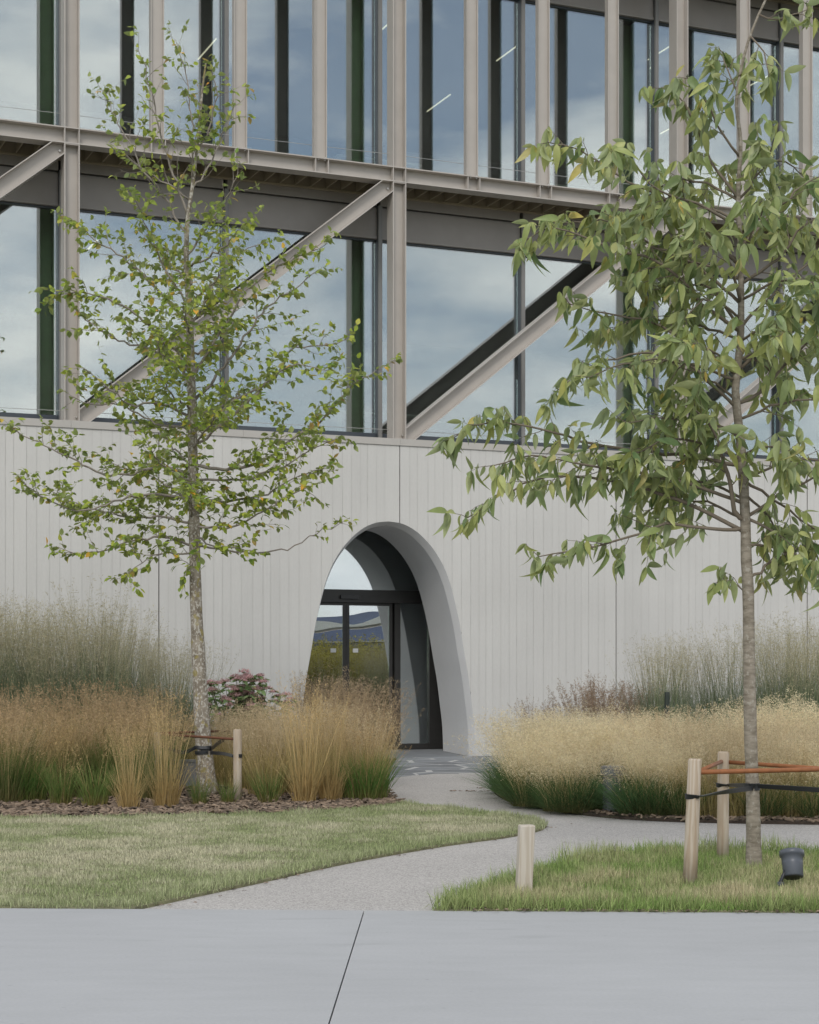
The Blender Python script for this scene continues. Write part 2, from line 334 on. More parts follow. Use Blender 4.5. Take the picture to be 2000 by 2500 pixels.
M = dict(
    board=mat_concrete_board(),
    groove=mat_plain('concrete_groove', (0.49, 0.48, 0.46), 0.9, var=0.20, scale=9, stretch=(3, 3, 0.35)),  # darker than the boards: groove shade and dirt put into the colour
    joint=mat_plain('joint_filler', (0.10, 0.10, 0.10), 0.9),
    reveal=mat_plain('smooth_concrete', (0.64, 0.64, 0.64), 0.8, var=0.035, scale=1.5, bump=0.05),
    steel=mat_plain('warm_grey_steel_paint', (0.44, 0.405, 0.368), 0.42, var=0.05, scale=3, bump=0.02),
    coping=mat_plain('coping_sheet', (0.44, 0.42, 0.39), 0.5, var=0.04, scale=2),
    soffit=mat_plain('soffit_steel', (0.31, 0.26, 0.185), 0.5, var=0.12, scale=4),
    fascia=mat_plain('fascia_sheet', (0.27, 0.248, 0.225), 0.4, var=0.07, scale=2),
    frame=mat_plain('anthracite_frame', (0.055, 0.065, 0.078), 0.35, var=0.05),
    mullion=mat_plain('mullion_cap', (0.21, 0.205, 0.195), 0.4, var=0.05),
    cable=mat_plain('cable_steel', (0.42, 0.42, 0.40), 0.35, metal=0.6),
    bolt=mat_plain('bolt_steel', (0.5, 0.48, 0.45), 0.35, metal=0.5),
    glass=mat_glass('window_glass', 0.265, (0.86, 0.93, 0.88), wave=0.012),
    doorglass=mat_glass('door_glass', 0.46, (0.60, 0.70, 0.66), wave=0.05),
    black=mat_plain('door_frame_black', (0.028, 0.027, 0.026), 0.35, var=0.1),
    sensor=mat_plain('sensor_black', (0.012, 0.012, 0.014), 0.2),
    sticker=mat_plain('white_sticker', (0.75, 0.75, 0.73), 0.6),
    green=mat_plain('interior_green_paint', (0.36, 0.55, 0.25), 0.5, var=0.12, scale=5),
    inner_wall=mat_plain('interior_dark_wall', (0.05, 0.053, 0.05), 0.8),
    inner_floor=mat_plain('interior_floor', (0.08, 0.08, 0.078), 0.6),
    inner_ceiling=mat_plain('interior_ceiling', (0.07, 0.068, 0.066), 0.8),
    desk=mat_plain('desk_white', (0.55, 0.55, 0.50), 0.5),
    deck=mat_plain('deck_underside', (0.06, 0.05, 0.04), 0.7),
    led=mat_emit('led_line', (1.0, 0.86, 0.66), 1.1),
    slate=mat_plain('slate', (0.20, 0.21, 0.22), 0.7, var=0.16, scale=3, bump=0.15),
    mortar=mat_plain('pale_mortar', (0.46, 0.455, 0.445), 0.9, var=0.08, scale=8),
    path=mat_speckle('exposed_aggregate', (0.27, 0.255, 0.245), (0.475, 0.455, 0.435), 110, 0.5),
    slab=mat_slab(),
    slab_side=mat_plain('slab_joint', (0.12, 0.11, 0.10), 0.9, var=0.4, scale=30),
    soil=mat_plain('dark_soil', (0.05, 0.036, 0.026), 0.95, var=0.4, scale=18, bump=0.6),
    turf=mat_plain('turf_ground', (0.17, 0.165, 0.09), 0.95, var=0.4, scale=9, bump=0.6),
    meadow=mat_plain('meadow', (0.09, 0.10, 0.045), 0.95, var=0.4, scale=0.3),
    hill=mat_plain('haze_blue_woodland', (0.085, 0.105, 0.17), 0.95, var=0.25, scale=0.03),  # blue of the distance haze is put into the woodland colour
    membrane=mat_plain('roof_membrane', (0.86, 0.83, 0.78), 0.6, var=0.05, scale=0.2),
    pavglass=mat_plain('pavilion_glazing', (0.13, 0.15, 0.23), 0.2, var=0.1, scale=0.2),
    plant=mat_plant('grass_plant'),
    lawn=mat_plant('lawn_blades', 0.25, 0.7, 0.0),
    leaf_small=mat_leaf('small_leaf', [(0.0, (0.384, 0.472, 0.065)), (1.0, (0.384, 0.472, 0.070)), (0.3, (0.252, 0.356, 0.056)), (0.55, (0.486, 0.536, 0.079)), (0.8, (0.177, 0.290, 0.051)), (0.955, (0.502, 0.497, 0.077)), (0.975, (0.885, 0.446, 0.065))], 0.5, 0.38),
    leaf_large=mat_leaf('large_leaf', [(0.0, (0.394, 0.440, 0.150)), (1.0, (0.394, 0.440, 0.150)), (0.22, (0.151, 0.231, 0.095)), (0.45, (0.499, 0.522, 0.190)), (0.62, (0.232, 0.314, 0.130)), (0.8, (0.336, 0.396, 0.140)), (0.97, (0.441, 0.462, 0.150)), (0.99, (0.696, 0.506, 0.140))], 0.42, 0.30),
    bark_l=mat_bark('lichen_bark', (0.30, 0.265, 0.215), (0.15, 0.125, 0.095), [((0.50, 0.48, 0.43), 40, 0.52), ((0.27, 0.225, 0.07), 11, 0.58)], 0.75, ring=False),
    bark_r=mat_bark('smooth_bark', (0.30, 0.265, 0.215), (0.17, 0.145, 0.11), [((0.40, 0.38, 0.33), 40, 0.58)], 0.5),
    twig=mat_plain('twig_bark', (0.17, 0.14, 0.105), 0.85, var=0.2),
    twig_l=mat_plain('grey_twig_bark', (0.25, 0.22, 0.19), 0.85, var=0.25),
    stake=mat_wood('weathered_stake_wood', (0.49, 0.425, 0.345), (0.38, 0.30, 0.22)),
    post=mat_wood('pale_post_wood', (0.53, 0.485, 0.42), (0.45, 0.395, 0.325)),
    rod=mat_plain('rusty_rod', (0.27, 0.10, 0.035), 0.7, var=0.2, scale=20),
    rod_dark=mat_plain('dark_rusty_rod', (0.13, 0.05, 0.025), 0.8, var=0.25, scale=20),
    strap=mat_plain('black_rubber_strap', (0.022, 0.024, 0.027), 0.45),
    lamp=mat_plain('anthracite_lamp', (0.085, 0.095, 0.115), 0.38, var=0.05),
    lamp_dark=mat_plain('lamp_dark', (0.02, 0.022, 0.026), 0.4),
    can=mat_plain('grey_bollard', (0.16, 0.17, 0.19), 0.4),
    darkpost=mat_plain('dark_green_post', (0.022, 0.032, 0.026), 0.5),
    chip=mat_plain('bark_chip', (0.125, 0.092, 0.066), 0.9, var=0.3, scale=20),
    hose=mat_plain('pale_hose', (0.55, 0.50, 0.46), 0.6),
    fruit=mat_plain('green_fruit', (0.07, 0.10, 0.03), 0.5, var=0.2),
)
# chips differ in tone from one to the next
def vary(m, lo, hi):
    n, l = m.node_tree.nodes, m.node_tree.links; b = n['Principled BSDF']; src = b.inputs['Base Color'].links[0].from_socket
    oi = n.new('ShaderNodeObjectInfo'); ge = n.new('ShaderNodeNewGeometry'); ad = n.new('ShaderNodeMath'); ad.operation = 'ADD'; fr = n.new('ShaderNodeMath'); fr.operation = 'FRACT'
    mr = n.new('ShaderNodeMapRange'); mr.inputs['To Min'].default_value = lo; mr.inputs['To Max'].default_value = hi; vm = n.new('ShaderNodeVectorMath'); vm.operation = 'SCALE'
    l.new(oi.outputs['Random'], ad.inputs[0]); l.new(ge.outputs['Random Per Island'], ad.inputs[1]); l.new(ad.outputs[0], fr.inputs[0])
    l.new(fr.outputs[0], mr.inputs['Value']); l.new(src, vm.inputs[0]); l.new(mr.outputs['Result'], vm.inputs['Scale']); l.new(vm.outputs['Vector'], b.inputs['Base Color'])
vary(M['chip'], 0.45, 2.3); vary(M['slate'], 0.78, 1.22)

# ------------------------------------------------------------------ ground
def inside(px, py, poly):
    poly = np.asarray(poly); x, y = np.asarray(px), np.asarray(py); r = np.zeros(x.shape, bool); j = len(poly) - 1
    for i in range(len(poly)):
        xi, yi = poly[i][:2]; xj, yj = poly[j][:2]
        c = ((yi > y) != (yj > y)) & (x < (xj - xi) * (y - yi) / (yj - yi + 1e-12) + xi); r ^= c; j = i
    return r

def sheet(name, poly, z0, z1, mats, **kw):
    o = MB().prism_xy([p[:2] for p in poly], z0, z1).build(name, mats); return tag(o, **kw)

tag(MB().add([(-900, -900, -0.12), (900, -900, -0.12), (900, 900, -0.12), (-900, 900, -0.12)], [(0, 1, 2, 3)]).build('ground', M['meadow']), kind='structure')
# path of exposed aggregate that winds to the entrance: one sheet under beds and lawns
tag(MB().box(-14, 16, 10.2, 32.5, -0.10, 0.0).build('path', M['path']), kind='structure')

# concrete pavement along the front: two cast slabs with an open joint
EDGE_L, EDGE_R = G(0, 2224.0), G(2000, 2236.0)
def edge_y(x): return EDGE_L[1] + (EDGE_R[1] - EDGE_L[1]) * (x - EDGE_L[0]) / (EDGE_R[0] - EDGE_L[0])
JA, JB = G(889, 2231), G(806, 2500)
jx = lambda y: JA[0] + (JB[0] - JA[0]) * (y - JA[1]) / (JB[1] - JA[1])
pav = empty('pavement', kind='structure')
for x0f, x1f in ((lambda y: -12.0, lambda y: jx(y) - 0.0035), (lambda y: jx(y) + 0.0035, lambda y: 14.0)):
    y0 = -3.0
    a, b_, c_, d_ = (x0f(y0), y0), (x1f(y0), y0), None, None
    xr = x1f(edge_y(x1f(10.5))); xl = x0f(edge_y(x0f(10.5)))
    poly = [a, b_, (xr, edge_y(xr)), (xl, edge_y(xl))]
    mb = MB(); n = 4
    mb.prism_xy(poly, -0.11, 0.016)
    top = [(p[0], p[1], 0.016) for p in poly]
    mb.build('concrete_slab', M['slab'], pav)
MB().add([(jx(-3) - .02, -3, -.012), (jx(-3) + .02, -3, -.012), (jx(10.5) + .02, 10.5, -.012), (jx(10.5) - .02, 10.5, -.012)], [(0, 1, 2, 3)]).build('joint_bed', M['slab_side'], pav)

def D(*pts): return [G(x / 0.8625, y / 0.8625)[:2] for x, y in pts]
lawn_curve = smooth_line(np.array(D((285, 1918), (430, 1886), (550, 1860), (700, 1826), (830, 1801), (950, 1781), (1060, 1766), (1125, 1754), (1150, 1743), (1138, 1732), (1090, 1722), (1000, 1712), (920, 1702), (852, 1694))), 0.25)
lawn_back = np.array(D((800, 1703), (700, 1712), (600, 1717), (400, 1722), (200, 1725), (0, 1727), (-250, 1729)))
LAWN_L = [(-6.5, edge_y(-6.5) + 0.01), (lawn_curve[0][0], edge_y(lawn_curve[0][0]) + 0.01)] + [tuple(p) for p in lawn_curve] + [tuple(p) for p in lawn_back]
r_top = smooth_line(np.array([G(x, y)[:2] for x, y in ((1060, 2227), (1110, 2203), (1159, 2184), (1275, 2149), (1391, 2116), (1507, 2096), (1623, 2083), (1800, 2086), (2000, 2092), (2200, 2100))]), 0.25)
LAWN_R = [tuple(p) for p in r_top[::-1]] + [(r_top[0][0], edge_y(r_top[0][0]) + 0.008), (r_top[-1][0], edge_y(r_top[-1][0]) + 0.008)]
LAWN_R = LAWN_R[::-1]
sheet('lawn', LAWN_L, -0.06, 0.02, M['turf'], kind='structure')
sheet('lawn', LAWN_R[::-1], -0.06, 0.02, M['turf'], kind='structure')

bed_l_right = np.array(D((852, 1694), (838, 1691), (820, 1672), (812, 1650), (815, 1632), (822, 1615), (835, 1600)))
BED_L = [tuple(p) for p in lawn_back[::-1]] + [tuple(p) for p in bed_l_right] + [(-0.9, 27.9), (-12, 23.2)]
BED_R = smooth_line(np.array([G(x, y)[:2] for x, y in ((1240, 1866), (1212, 1900), (1203, 1928), (1225, 1950), (1278, 1967), (1377, 1985), (1522, 2001), (1667, 2008), (1850, 2012), (2000, 2014), (2300, 2018))]), 0.3)
BED_R = [tuple(p) for p in BED_R] + [(9.5, 32.0), (2.2, 29.2)]
bed_left = sheet('planting_bed', BED_L, -0.06, 0.03, M['soil'], kind='structure')
bed_right = sheet('planting_bed', BED_R, -0.06, 0.03, M['soil'], kind='structure')

# slate crazy paving before the door, each stone its own piece in pale mortar
TH = math.atan(FPX / 10120.0); CF, SF = math.cos(TH), math.sin(TH)
FX, FY = -0.1612, 28.89                       # foot of the column over the entrance
def facade(u, d, z=0.0): return (FX + u * CF - d * SF, FY + u * SF + d * CF, z)
stone_edge = [G(x, y)[:2] for x, y in ((905, 1912), (946, 1902), (981, 1897), (1062, 1889), (1120, 1889), (1178, 1888), (1225, 1880), (1262, 1872))]
STONE = stone_edge + [facade(2.6, -0.04)[:2], facade(-3.4, -0.04)[:2]]
paving = sheet('stone_paving', STONE, -0.05, 0.006, M['mortar'], kind='structure')
def clip(poly, a, b, c):
    out = []
    for i in range(len(poly)):
        p, q = poly[i], poly[(i + 1) % len(poly)]; fp = a * p[0] + b * p[1] - c; fq = a * q[0] + b * q[1] - c
        if fp <= 0: out.append(p)
        if fp * fq < 0:
            t = fp / (fp - fq); out.append((p[0] + (q[0] - p[0]) * t, p[1] + (q[1] - p[1]) * t))
    return out
r2 = np.random.default_rng(21)
seeds = []
while len(seeds) < 60:
    p = (r2.uniform(-2.6, 2.6), r2.uniform(23.0, 30.2))
    if all((p[0] - q[0]) ** 2 + ((p[1] - q[1]) * 0.8) ** 2 > 0.42 ** 2 for q in seeds): seeds.append(p)
def stones(bound, z0, z1, parent, mat):
    for i, p in enumerate(seeds):
        poly = list(bound)
        for j, q in enumerate(seeds):
            if i == j or (p[0] - q[0]) ** 2 + (p[1] - q[1]) ** 2 > 6: continue
            a, b = q[0] - p[0], q[1] - p[1]; L = math.hypot(a, b); a /= L; b /= L
            poly = clip(poly, a, b, a * (p[0] + q[0]) / 2 + b * (p[1] + q[1]) / 2 - (0.024 + 0.03 * ((i * 7 + j * 7) % 5) / 4))
            if len(poly) < 3: break
        if len(poly) < 3: continue
        h = z1(p) if callable(z1) else z1
        MB().prism_xy(poly, z0, h + r2.uniform(-0.0008, 0.0008), inset=0.004).build('slate_slab', mat, parent)
stones(STONE, -0.02, 0.0085, paving, M['slate'])

# ------------------------------------------------------------------ the building
bld = empty('office_building', (FX, FY, 0), TH, label='office building of board-marked pale concrete below and glass with grey steel columns above', cat='building')
U0, U1 = -10.8, 13.5
Z_L, Z_C = 5.12, 5.23          # under and top of the coping
B0, B1, STO = 9.45, 9.70, 4.48 # walkway beam, storey height
GL = 1.08                      # glass plane behind the column front
GT = 8.735                     # head of the glass

# arch opening: half width over height
AC = -0.21
AZ = np.array([-0.1, 0.46, 0.87, 1.30, 1.69, 2.25, 2.77, 3.05, 3.25, 3.43, 3.58, 3.70, 3.79, 3.85, 3.872])
AW = np.array([1.560, 1.540, 1.493, 1.435, 1.363, 1.262, 1.131, 1.03, 0.926, 0.80, 0.662, 0.52, 0.37, 0.20, 0.0])
def arch_outline(n=40):
    t = np.linspace(0, 1, n); k = np.interp(t, np.linspace(0, 1, len(AZ)), np.arange(len(AZ)))
    P = smooth_line(np.stack([AW, AZ], 1), 0.05)
    return P                                   # (half width, z) from foot to top
AP = arch_outline()
def arch_z(u):
    w = abs(u - AC)
    if w >= 1.56: return 0.0
    return float(np.interp(-w, -AP[:, 0], AP[:, 1]))

def concrete_panel(ua, ub, rng):
    FACE = -0.05; mb = MB(); tones = []
    u = ua + 0.006; cuts = [u]
    while u < ub - 0.26: u += rng.choice([0.125, 0.14, 0.155, 0.17, 0.19]); cuts.append(u)
    cuts.append(ub - 0.006)
    for i in range(len(cuts) - 1):
        a, b = cuts[i], cuts[i + 1]; dd = FACE + rng.uniform(-0.0015, 0.0015); tone = rng.uniform(0.978, 1.018)
        g = 0.0035 if rng.random() < 0.6 else 0.0015
        xs = [a + g] + ([x for x in np.arange(a + 0.03, b - 0.015, 0.025)] if (abs(a - AC) < 1.65 or abs(b - AC) < 1.65) else []) + [b - g]
        for x0, x1 in zip(xs[:-1], xs[1:]):
            if abs((x0 + x1) / 2 - AC) < 1.5605 and arch_z(x0) == 0 and arch_z(x1) == 0: pass
            z0, z1 = arch_z(x0), arch_z(x1)
            if (x0 < AC < x1): zz = [(x0, z0), (AC, AP[-1][1]), (x1, z1)]
            elif z0 == 0 and z1 > 0: zz = [(x0, -0.1), (AC - 1.56, -0.1), (x1, z1)] if x0 < AC - 1.5601 else [(x0, z0 - .1), (x1, z1)]
            elif z1 == 0 and z0 > 0: zz = [(x0, z0), (AC + 1.56, -0.1), (x1, -0.1)] if x1 > AC + 1.5601 else [(x0, z0), (x1, z1 - .1)]
            else: zz = [(x0, z0 - (0.1 if z0 == 0 else 0)), (x1, z1 - (0.1 if z1 == 0 else 0))]
            k = len(mb.v)
            mb.add([(p[0], dd, p[1]) for p in zz] + [(x1, dd, Z_L), (x0, dd, Z_L)], [tuple(range(len(zz) + 2))]); tones += [tone] * (len(zz) + 2)
        # imprint of the gap between two boards
        zb = max(arch_z(a - 0.004), arch_z(a + 0.004)); zb = -0.1 if zb == 0 else zb + 0.004
        if i > 0:
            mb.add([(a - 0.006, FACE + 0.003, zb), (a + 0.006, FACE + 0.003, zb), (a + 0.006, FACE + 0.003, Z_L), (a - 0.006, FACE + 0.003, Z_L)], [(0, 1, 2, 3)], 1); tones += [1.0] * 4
    # edges of the panel
    for e in (ua + 0.006, ub - 0.006):
        zb = arch_z(e); zb = -0.1 if zb == 0 else zb + 0.01
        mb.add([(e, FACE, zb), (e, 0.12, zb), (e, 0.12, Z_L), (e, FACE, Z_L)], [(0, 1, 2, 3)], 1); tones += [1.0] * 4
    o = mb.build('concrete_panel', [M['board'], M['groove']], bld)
    at = o.data.attributes.new('board_tone', 'FLOAT', 'POINT'); at.data.foreach_set('value', np.array(tones, np.float32))
    return o
rw = np.random.default_rng(3)
PJ = [-12.15, -8.1, -4.06, -0.02, 4.03, 8.0, 12.0]
for a, b in zip(PJ[:-1], PJ[1:]): concrete_panel(a, b, rw)
for j in PJ[1:-1]:
    zb = arch_z(j); MB().box(j - 0.01, j + 0.01, 0.0, 0.05, zb + 0.02 if zb > 0 else -0.1, Z_L - 0.002).build('panel_joint', M['joint'], bld)
# core of the wall behind the boards, left and right of and above the entrance
MB().box(-12.1, -2.3, 0.13, 1.0, -0.1, Z_L - 0.004).box(1.9, 12.0, 0.13, 1.0, -0.1, Z_L - 0.004).build('wall_core', M['reveal'], bld)

# reveal of the arch
def arch_ring(d, dw, dz):
    L = [(AC - max(0.0, w - dw), d, z - dz if z > 3.0 else z - dz * max(0, z) / 3.0) for w, z in AP]
    R = [(AC + max(0.0, w - dw), d, z - dz if z > 3.0 else z - dz * max(0, z) / 3.0) for w, z in AP[::-1][1:]]
    return L + R
rings = [arch_ring(-0.0505, 0.0, 0.0), arch_ring(0.0, 0.020, 0.020), arch_ring(0.10, 0.050, 0.050), arch_ring(0.6, 0.05, 0.05), arch_ring(1.15, 0.05, 0.05), arch_ring(1.151, -0.5, -0.5)]
mb = MB(); n = len(rings[0])
for band in ((0, 1, 2), (2, 3, 4), (4, 5)):
    vs = [p for k in band for p in rings[k]]
    mb.add(vs, [(k * n + i, k * n + i + 1, (k + 1) * n + i + 1, (k + 1) * n + i) for k in range(len(band) - 1) for i in range(n - 1)])
arch = mb.build('arch_reveal', M['reveal'], bld, smooth=True)

# entrance lobby behind the arch
lob = MB()
lob.box(-2.6, -2.3, 1.16, 7.0, -0.1, 4.5).box(1.9, 2.2, 1.16, 7.0, -0.1, 4.5).box(-2.6, 2.2, 7.0, 7.2, -0.1, 4.5).box(-2.6, 2.2, 1.16, 7.2, 4.5, 4.7)
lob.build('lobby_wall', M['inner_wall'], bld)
MB().add([(-2.4, -0.03, 0.0), (2.0, -0.03, 0.0), (2.0, 1.4, 0.055), (2.0, 7.0, 0.06), (-2.4, 7.0, 0.06), (-2.4, 1.4, 0.055)], [(0, 1, 2, 5), (5, 2, 3, 4)]).build('threshold_floor', M['slate'], bld)

# sliding door set back in the arch
DP = 1.67
door = empty('entrance_door', (0.05, 0, 0)); door.parent = bld
def dbox(name, x0, x1, z0, z1, d0=DP - 0.05, d1=DP + 0.05, m='black', par=None): return MB().box(x0, x1, d0, d1, z0, z1).build(name, M[m], par or door)
hd = dbox('door_header', -1.72, 1.53, 2.605, 2.825, DP - 0.10, DP + 0.06)
dbox('sensor', -0.50, -0.17, 2.665, 2.725, DP - 0.155, DP - 0.10, 'sensor', hd)
for (a, b) in ((-1.36, -0.362), (-0.357, 0.50)):                 # two sliding leaves
    leaf_ = empty('door_leaf'); leaf_.parent = door
    dbox('stile', a, a + 0.055, 0.075, 2.60, DP - 0.03, DP + 0.02, par=leaf_); dbox('stile', b - 0.055, b, 0.075, 2.60, DP - 0.03, DP + 0.02, par=leaf_)
    dbox('bottom_rail', a + 0.055, b - 0.055, 0.075, 0.155, DP - 0.03, DP + 0.02, par=leaf_); dbox('top_rail', a + 0.055, b - 0.055, 2.555, 2.60, DP - 0.03, DP + 0.02, par=leaf_)
    dbox('pane', a + 0.055, b - 0.055, 0.155, 2.555, DP - 0.012, DP + 0.008, 'doorglass', leaf_)
    sx = a + 0.72 if a < -1 else a + 0.125
    dbox('sticker', sx, sx + 0.098, 1.745, 1.815, DP - 0.017, DP - 0.0125, 'sticker', leaf_)
dbox('post', 0.53, 0.64, 0.06, 2.60, DP - 0.06, DP + 0.06); dbox('post', -1.50, -1.39, 0.06, 2.60, DP - 0.06, DP + 0.06)
dbox('side_panel', 1.19, 1.53, 0.06, 2.60, DP - 0.06, DP + 0.04); dbox('side_panel', -2.28, -1.92, 0.06, 2.60, DP - 0.06, DP + 0.04)
dbox('bottom_rail', 0.64, 1.19, 0.06, 0.16); dbox('bottom_rail', -1.92, -1.50, 0.06, 0.16)
dbox('pane', 0.64, 1.19, 0.16, 2.60, DP - 0.012, DP + 0.008, 'doorglass'); dbox('pane', -1.92, -1.50, 0.16, 2.60, DP - 0.012, DP + 0.008, 'doorglass')
dbox('transom_pane', -2.28, 1.88, 2.83, 4.49, DP - 0.012, DP + 0.008, 'doorglass')
mb = MB()
for k in range(15): mb.box(0.66 + k * 0.035, 0.675 + k * 0.035, DP + 0.15, DP + 0.22, 0.12, 0.82)
mb.box(0.64, 1.2, DP + 0.2, DP + 0.24, 0.1, 0.80)
mb.build('radiator', mat_plain('radiator_grey', (0.42, 0.44, 0.42), 0.5), bld)

# coping, floor behind it
for a, b in zip([-10.8, -8.1, -5.43, -2.7, -0.02, 2.7, 5.4, 8.0, 10.8], [-8.1, -5.43, -2.7, -0.02, 2.7, 5.4, 8.0, 10.8, 13.5]):
    MB().box(a + 0.0015, b - 0.0015, -0.07, GL - 0.1, Z_L, Z_C).build('coping', M['coping'], bld)

# main columns, fins, beams
MAIN = [-10.8, -5.4, 0.0, 5.4, 10.8]
HW, CD, T = 0.118, 0.26, 0.017
def h_post(name, u, z0, z1, hw, d0, d1, t=T, m='steel', par=None):
    mb = MB(); w = (d0 + d1) / 2
    mb.box(u - hw, u - hw + t, d0, d1, z0, z1).box(u + hw - t, u + hw, d0, d1, z0, z1).box(u - hw + t, u + hw - t, w - 0.006, w + 0.006, z0, z1)
    return mb.build(name, M[m], par or bld)
def bolt(u, d, z, par, axis='z', r=0.014):
    mb = MB(); k = 6
    ring = [(math.cos(2 * math.pi * i / k) * r, math.sin(2 * math.pi * i / k) * r) for i in range(k)]
    if axis == 'z': mb.prism_xy([(u + p[0], d + p[1]) for p in ring], z, z + 0.018)
    else: mb.prism_xz([(u + p[0], z + p[1]) for p in ring], d - 0.03, d)
    return mb.build('bolt', M['bolt'], par)
for lv in range(2):
    for u in MAIN:
        z0, z1 = (Z_C, B0) if lv == 0 else (B1, B1 + STO - 0.25)
        c_ = h_post('column', u, z0 + 0.001, z1 - 0.001, HW, 0, CD)
        MB().box(u - HW + T, u + HW - T, 0.004, CD / 2 - 0.006, z1 - 0.016, z1 - 0.003).build('stiffener', M['steel'], c_)
        if lv == 0:
            MB().box(u - HW + T, u + HW - T, 0.004, CD / 2 - 0.006, z0 + 0.003, z0 + 0.015).build('base_plate', M['steel'], c_)
            bolt(u + HW - 0.035, 0.1, z0 + 0.08, c_, 'y', 0.016)
for lv in range(2):
    za, zb = B0 + lv * STO, B1 + lv * STO
    for a, b in zip(MAIN[:-1], MAIN[1:]):
        mb = MB(); e = 0.0
        mb.box(a, b, 0.0, CD, za, za + 0.018).box(a, b, 0.0, CD, zb - 0.018, zb).box(a, b, CD / 2 - 0.005, CD / 2 + 0.005, za + 0.018, zb - 0.018)
        bm_ = mb.build('walkway_beam', M['steel'], bld)
        for k in range(0, 4):
            u = a + 1.35 * k
            for s in (-1, 1):
                MB().box(u + s * (HW - T / 2) - 0.007, u + s * (HW - T / 2) + 0.007, 0.005 if k else 0.001, CD / 2 - 0.006, za + 0.019, zb - 0.019).build('stiffener', M['steel'], bm_)
                if k: bolt(u + s * 0.055, 0.035, zb, bm_)
                if k: bolt(u + s * 0.055, 0.035, zb - 0.037, bm_)
for u in np.arange(-9.45, 12.2, 1.35):
    if min(abs(u - m) for m in MAIN) < 0.1: continue
    h_post('fin', float(u), B1 + 0.001, B1 + STO - 0.251, 0.106, 0.07, 0.19, 0.014)

# braces of the first storey
for a, b in zip(MAIN[:-1], MAIN[1:]):
    uL, uR = a + HW + 0.001, b - HW - 0.001; m_ = 0.81
    top = lambda u: 5.428 + m_ * (u - a - 0.119); bot = lambda u: 5.27 + m_ * (u - a - 0.326)
    zb0, zt0 = Z_C + 0.002, B0 - 0.002
    ub = a + 0.326 + (zb0 - 5.27) / m_; ut = a + 0.119 + (zt0 - 5.428) / m_
    br = empty('brace'); br.parent = bld
    poly = [(uL, zb0), (ub, zb0), (uR, bot(uR)), (uR, zt0), (ut, zt0), (uL, top(uL))]
    MB().prism_xz(poly, CD / 2 - 0.006, CD / 2 + 0.006).build('web', M['steel'], br)
    tv = 0.02
    MB().prism_xz([(uL, top(uL) - tv), (ut + tv / m_, zt0), (ut, zt0), (uL, top(uL))], 0.002, CD - 0.002).build('flange', M['steel'], br)
    MB().prism_xz([(ub, zb0), (uR, bot(uR)), (uR, bot(uR) + tv), (ub - tv / m_, zb0)], 0.002, CD - 0.002).build('flange', M['steel'], br)
    bolt(uR - 0.05, CD / 2 - 0.007, B0 - 0.10, br, 'y', 0.018)

# guard cables
for z in (5.408, 9.951):
    for a, b in zip(MAIN[:-1], MAIN[1:]):
        q = np.linspace(a + HW, b - HW, 12); sag = 0.012 * (1 - ((q - (a + b) / 2) / 2.6) ** 2)
        MB().tube([(x, 0.2, z - s_) for x, s_ in zip(q, sag)], 0.0045, 6).build('guard_cable', M['cable'], bld)

# walkway: ribs and deck seen from below, edge angle at the glass side
for lv in range(2):
    z = B0 + lv * STO
    for a, b in zip(MAIN[:-1], MAIN[1:]):
        wk = MB().box(a + 0.002, b - 0.002, CD, GL - 0.1, z + 0.2, z + 0.235).build('walkway_deck', M['deck'], bld)
        for u in np.arange(a + 0.135, b, 0.27):
            mb = MB(); mb.prism_xz([(u - 0.008, z + 0.03), (u + 0.008, z + 0.03), (u + 0.008, z + 0.199), (u - 0.008, z + 0.199)], CD + 0.001, GL - 0.16)
            mb.prism_xz([(u + 0.008, z + 0.05), (u + 0.12, z + 0.198), (u + 0.008, z + 0.198)], GL - 0.30, GL - 0.165)
            mb.build('deck_rib', M['soffit'], wk)
        MB().box(a + 0.002, b - 0.002, GL - 0.16, GL - 0.10, z + 0.0, z + 0.03).box(a + 0.002, b - 0.002, GL - 0.125, GL - 0.10, z + 0.03, z + 0.2).build('edge_angle', M['soffit'], wk)

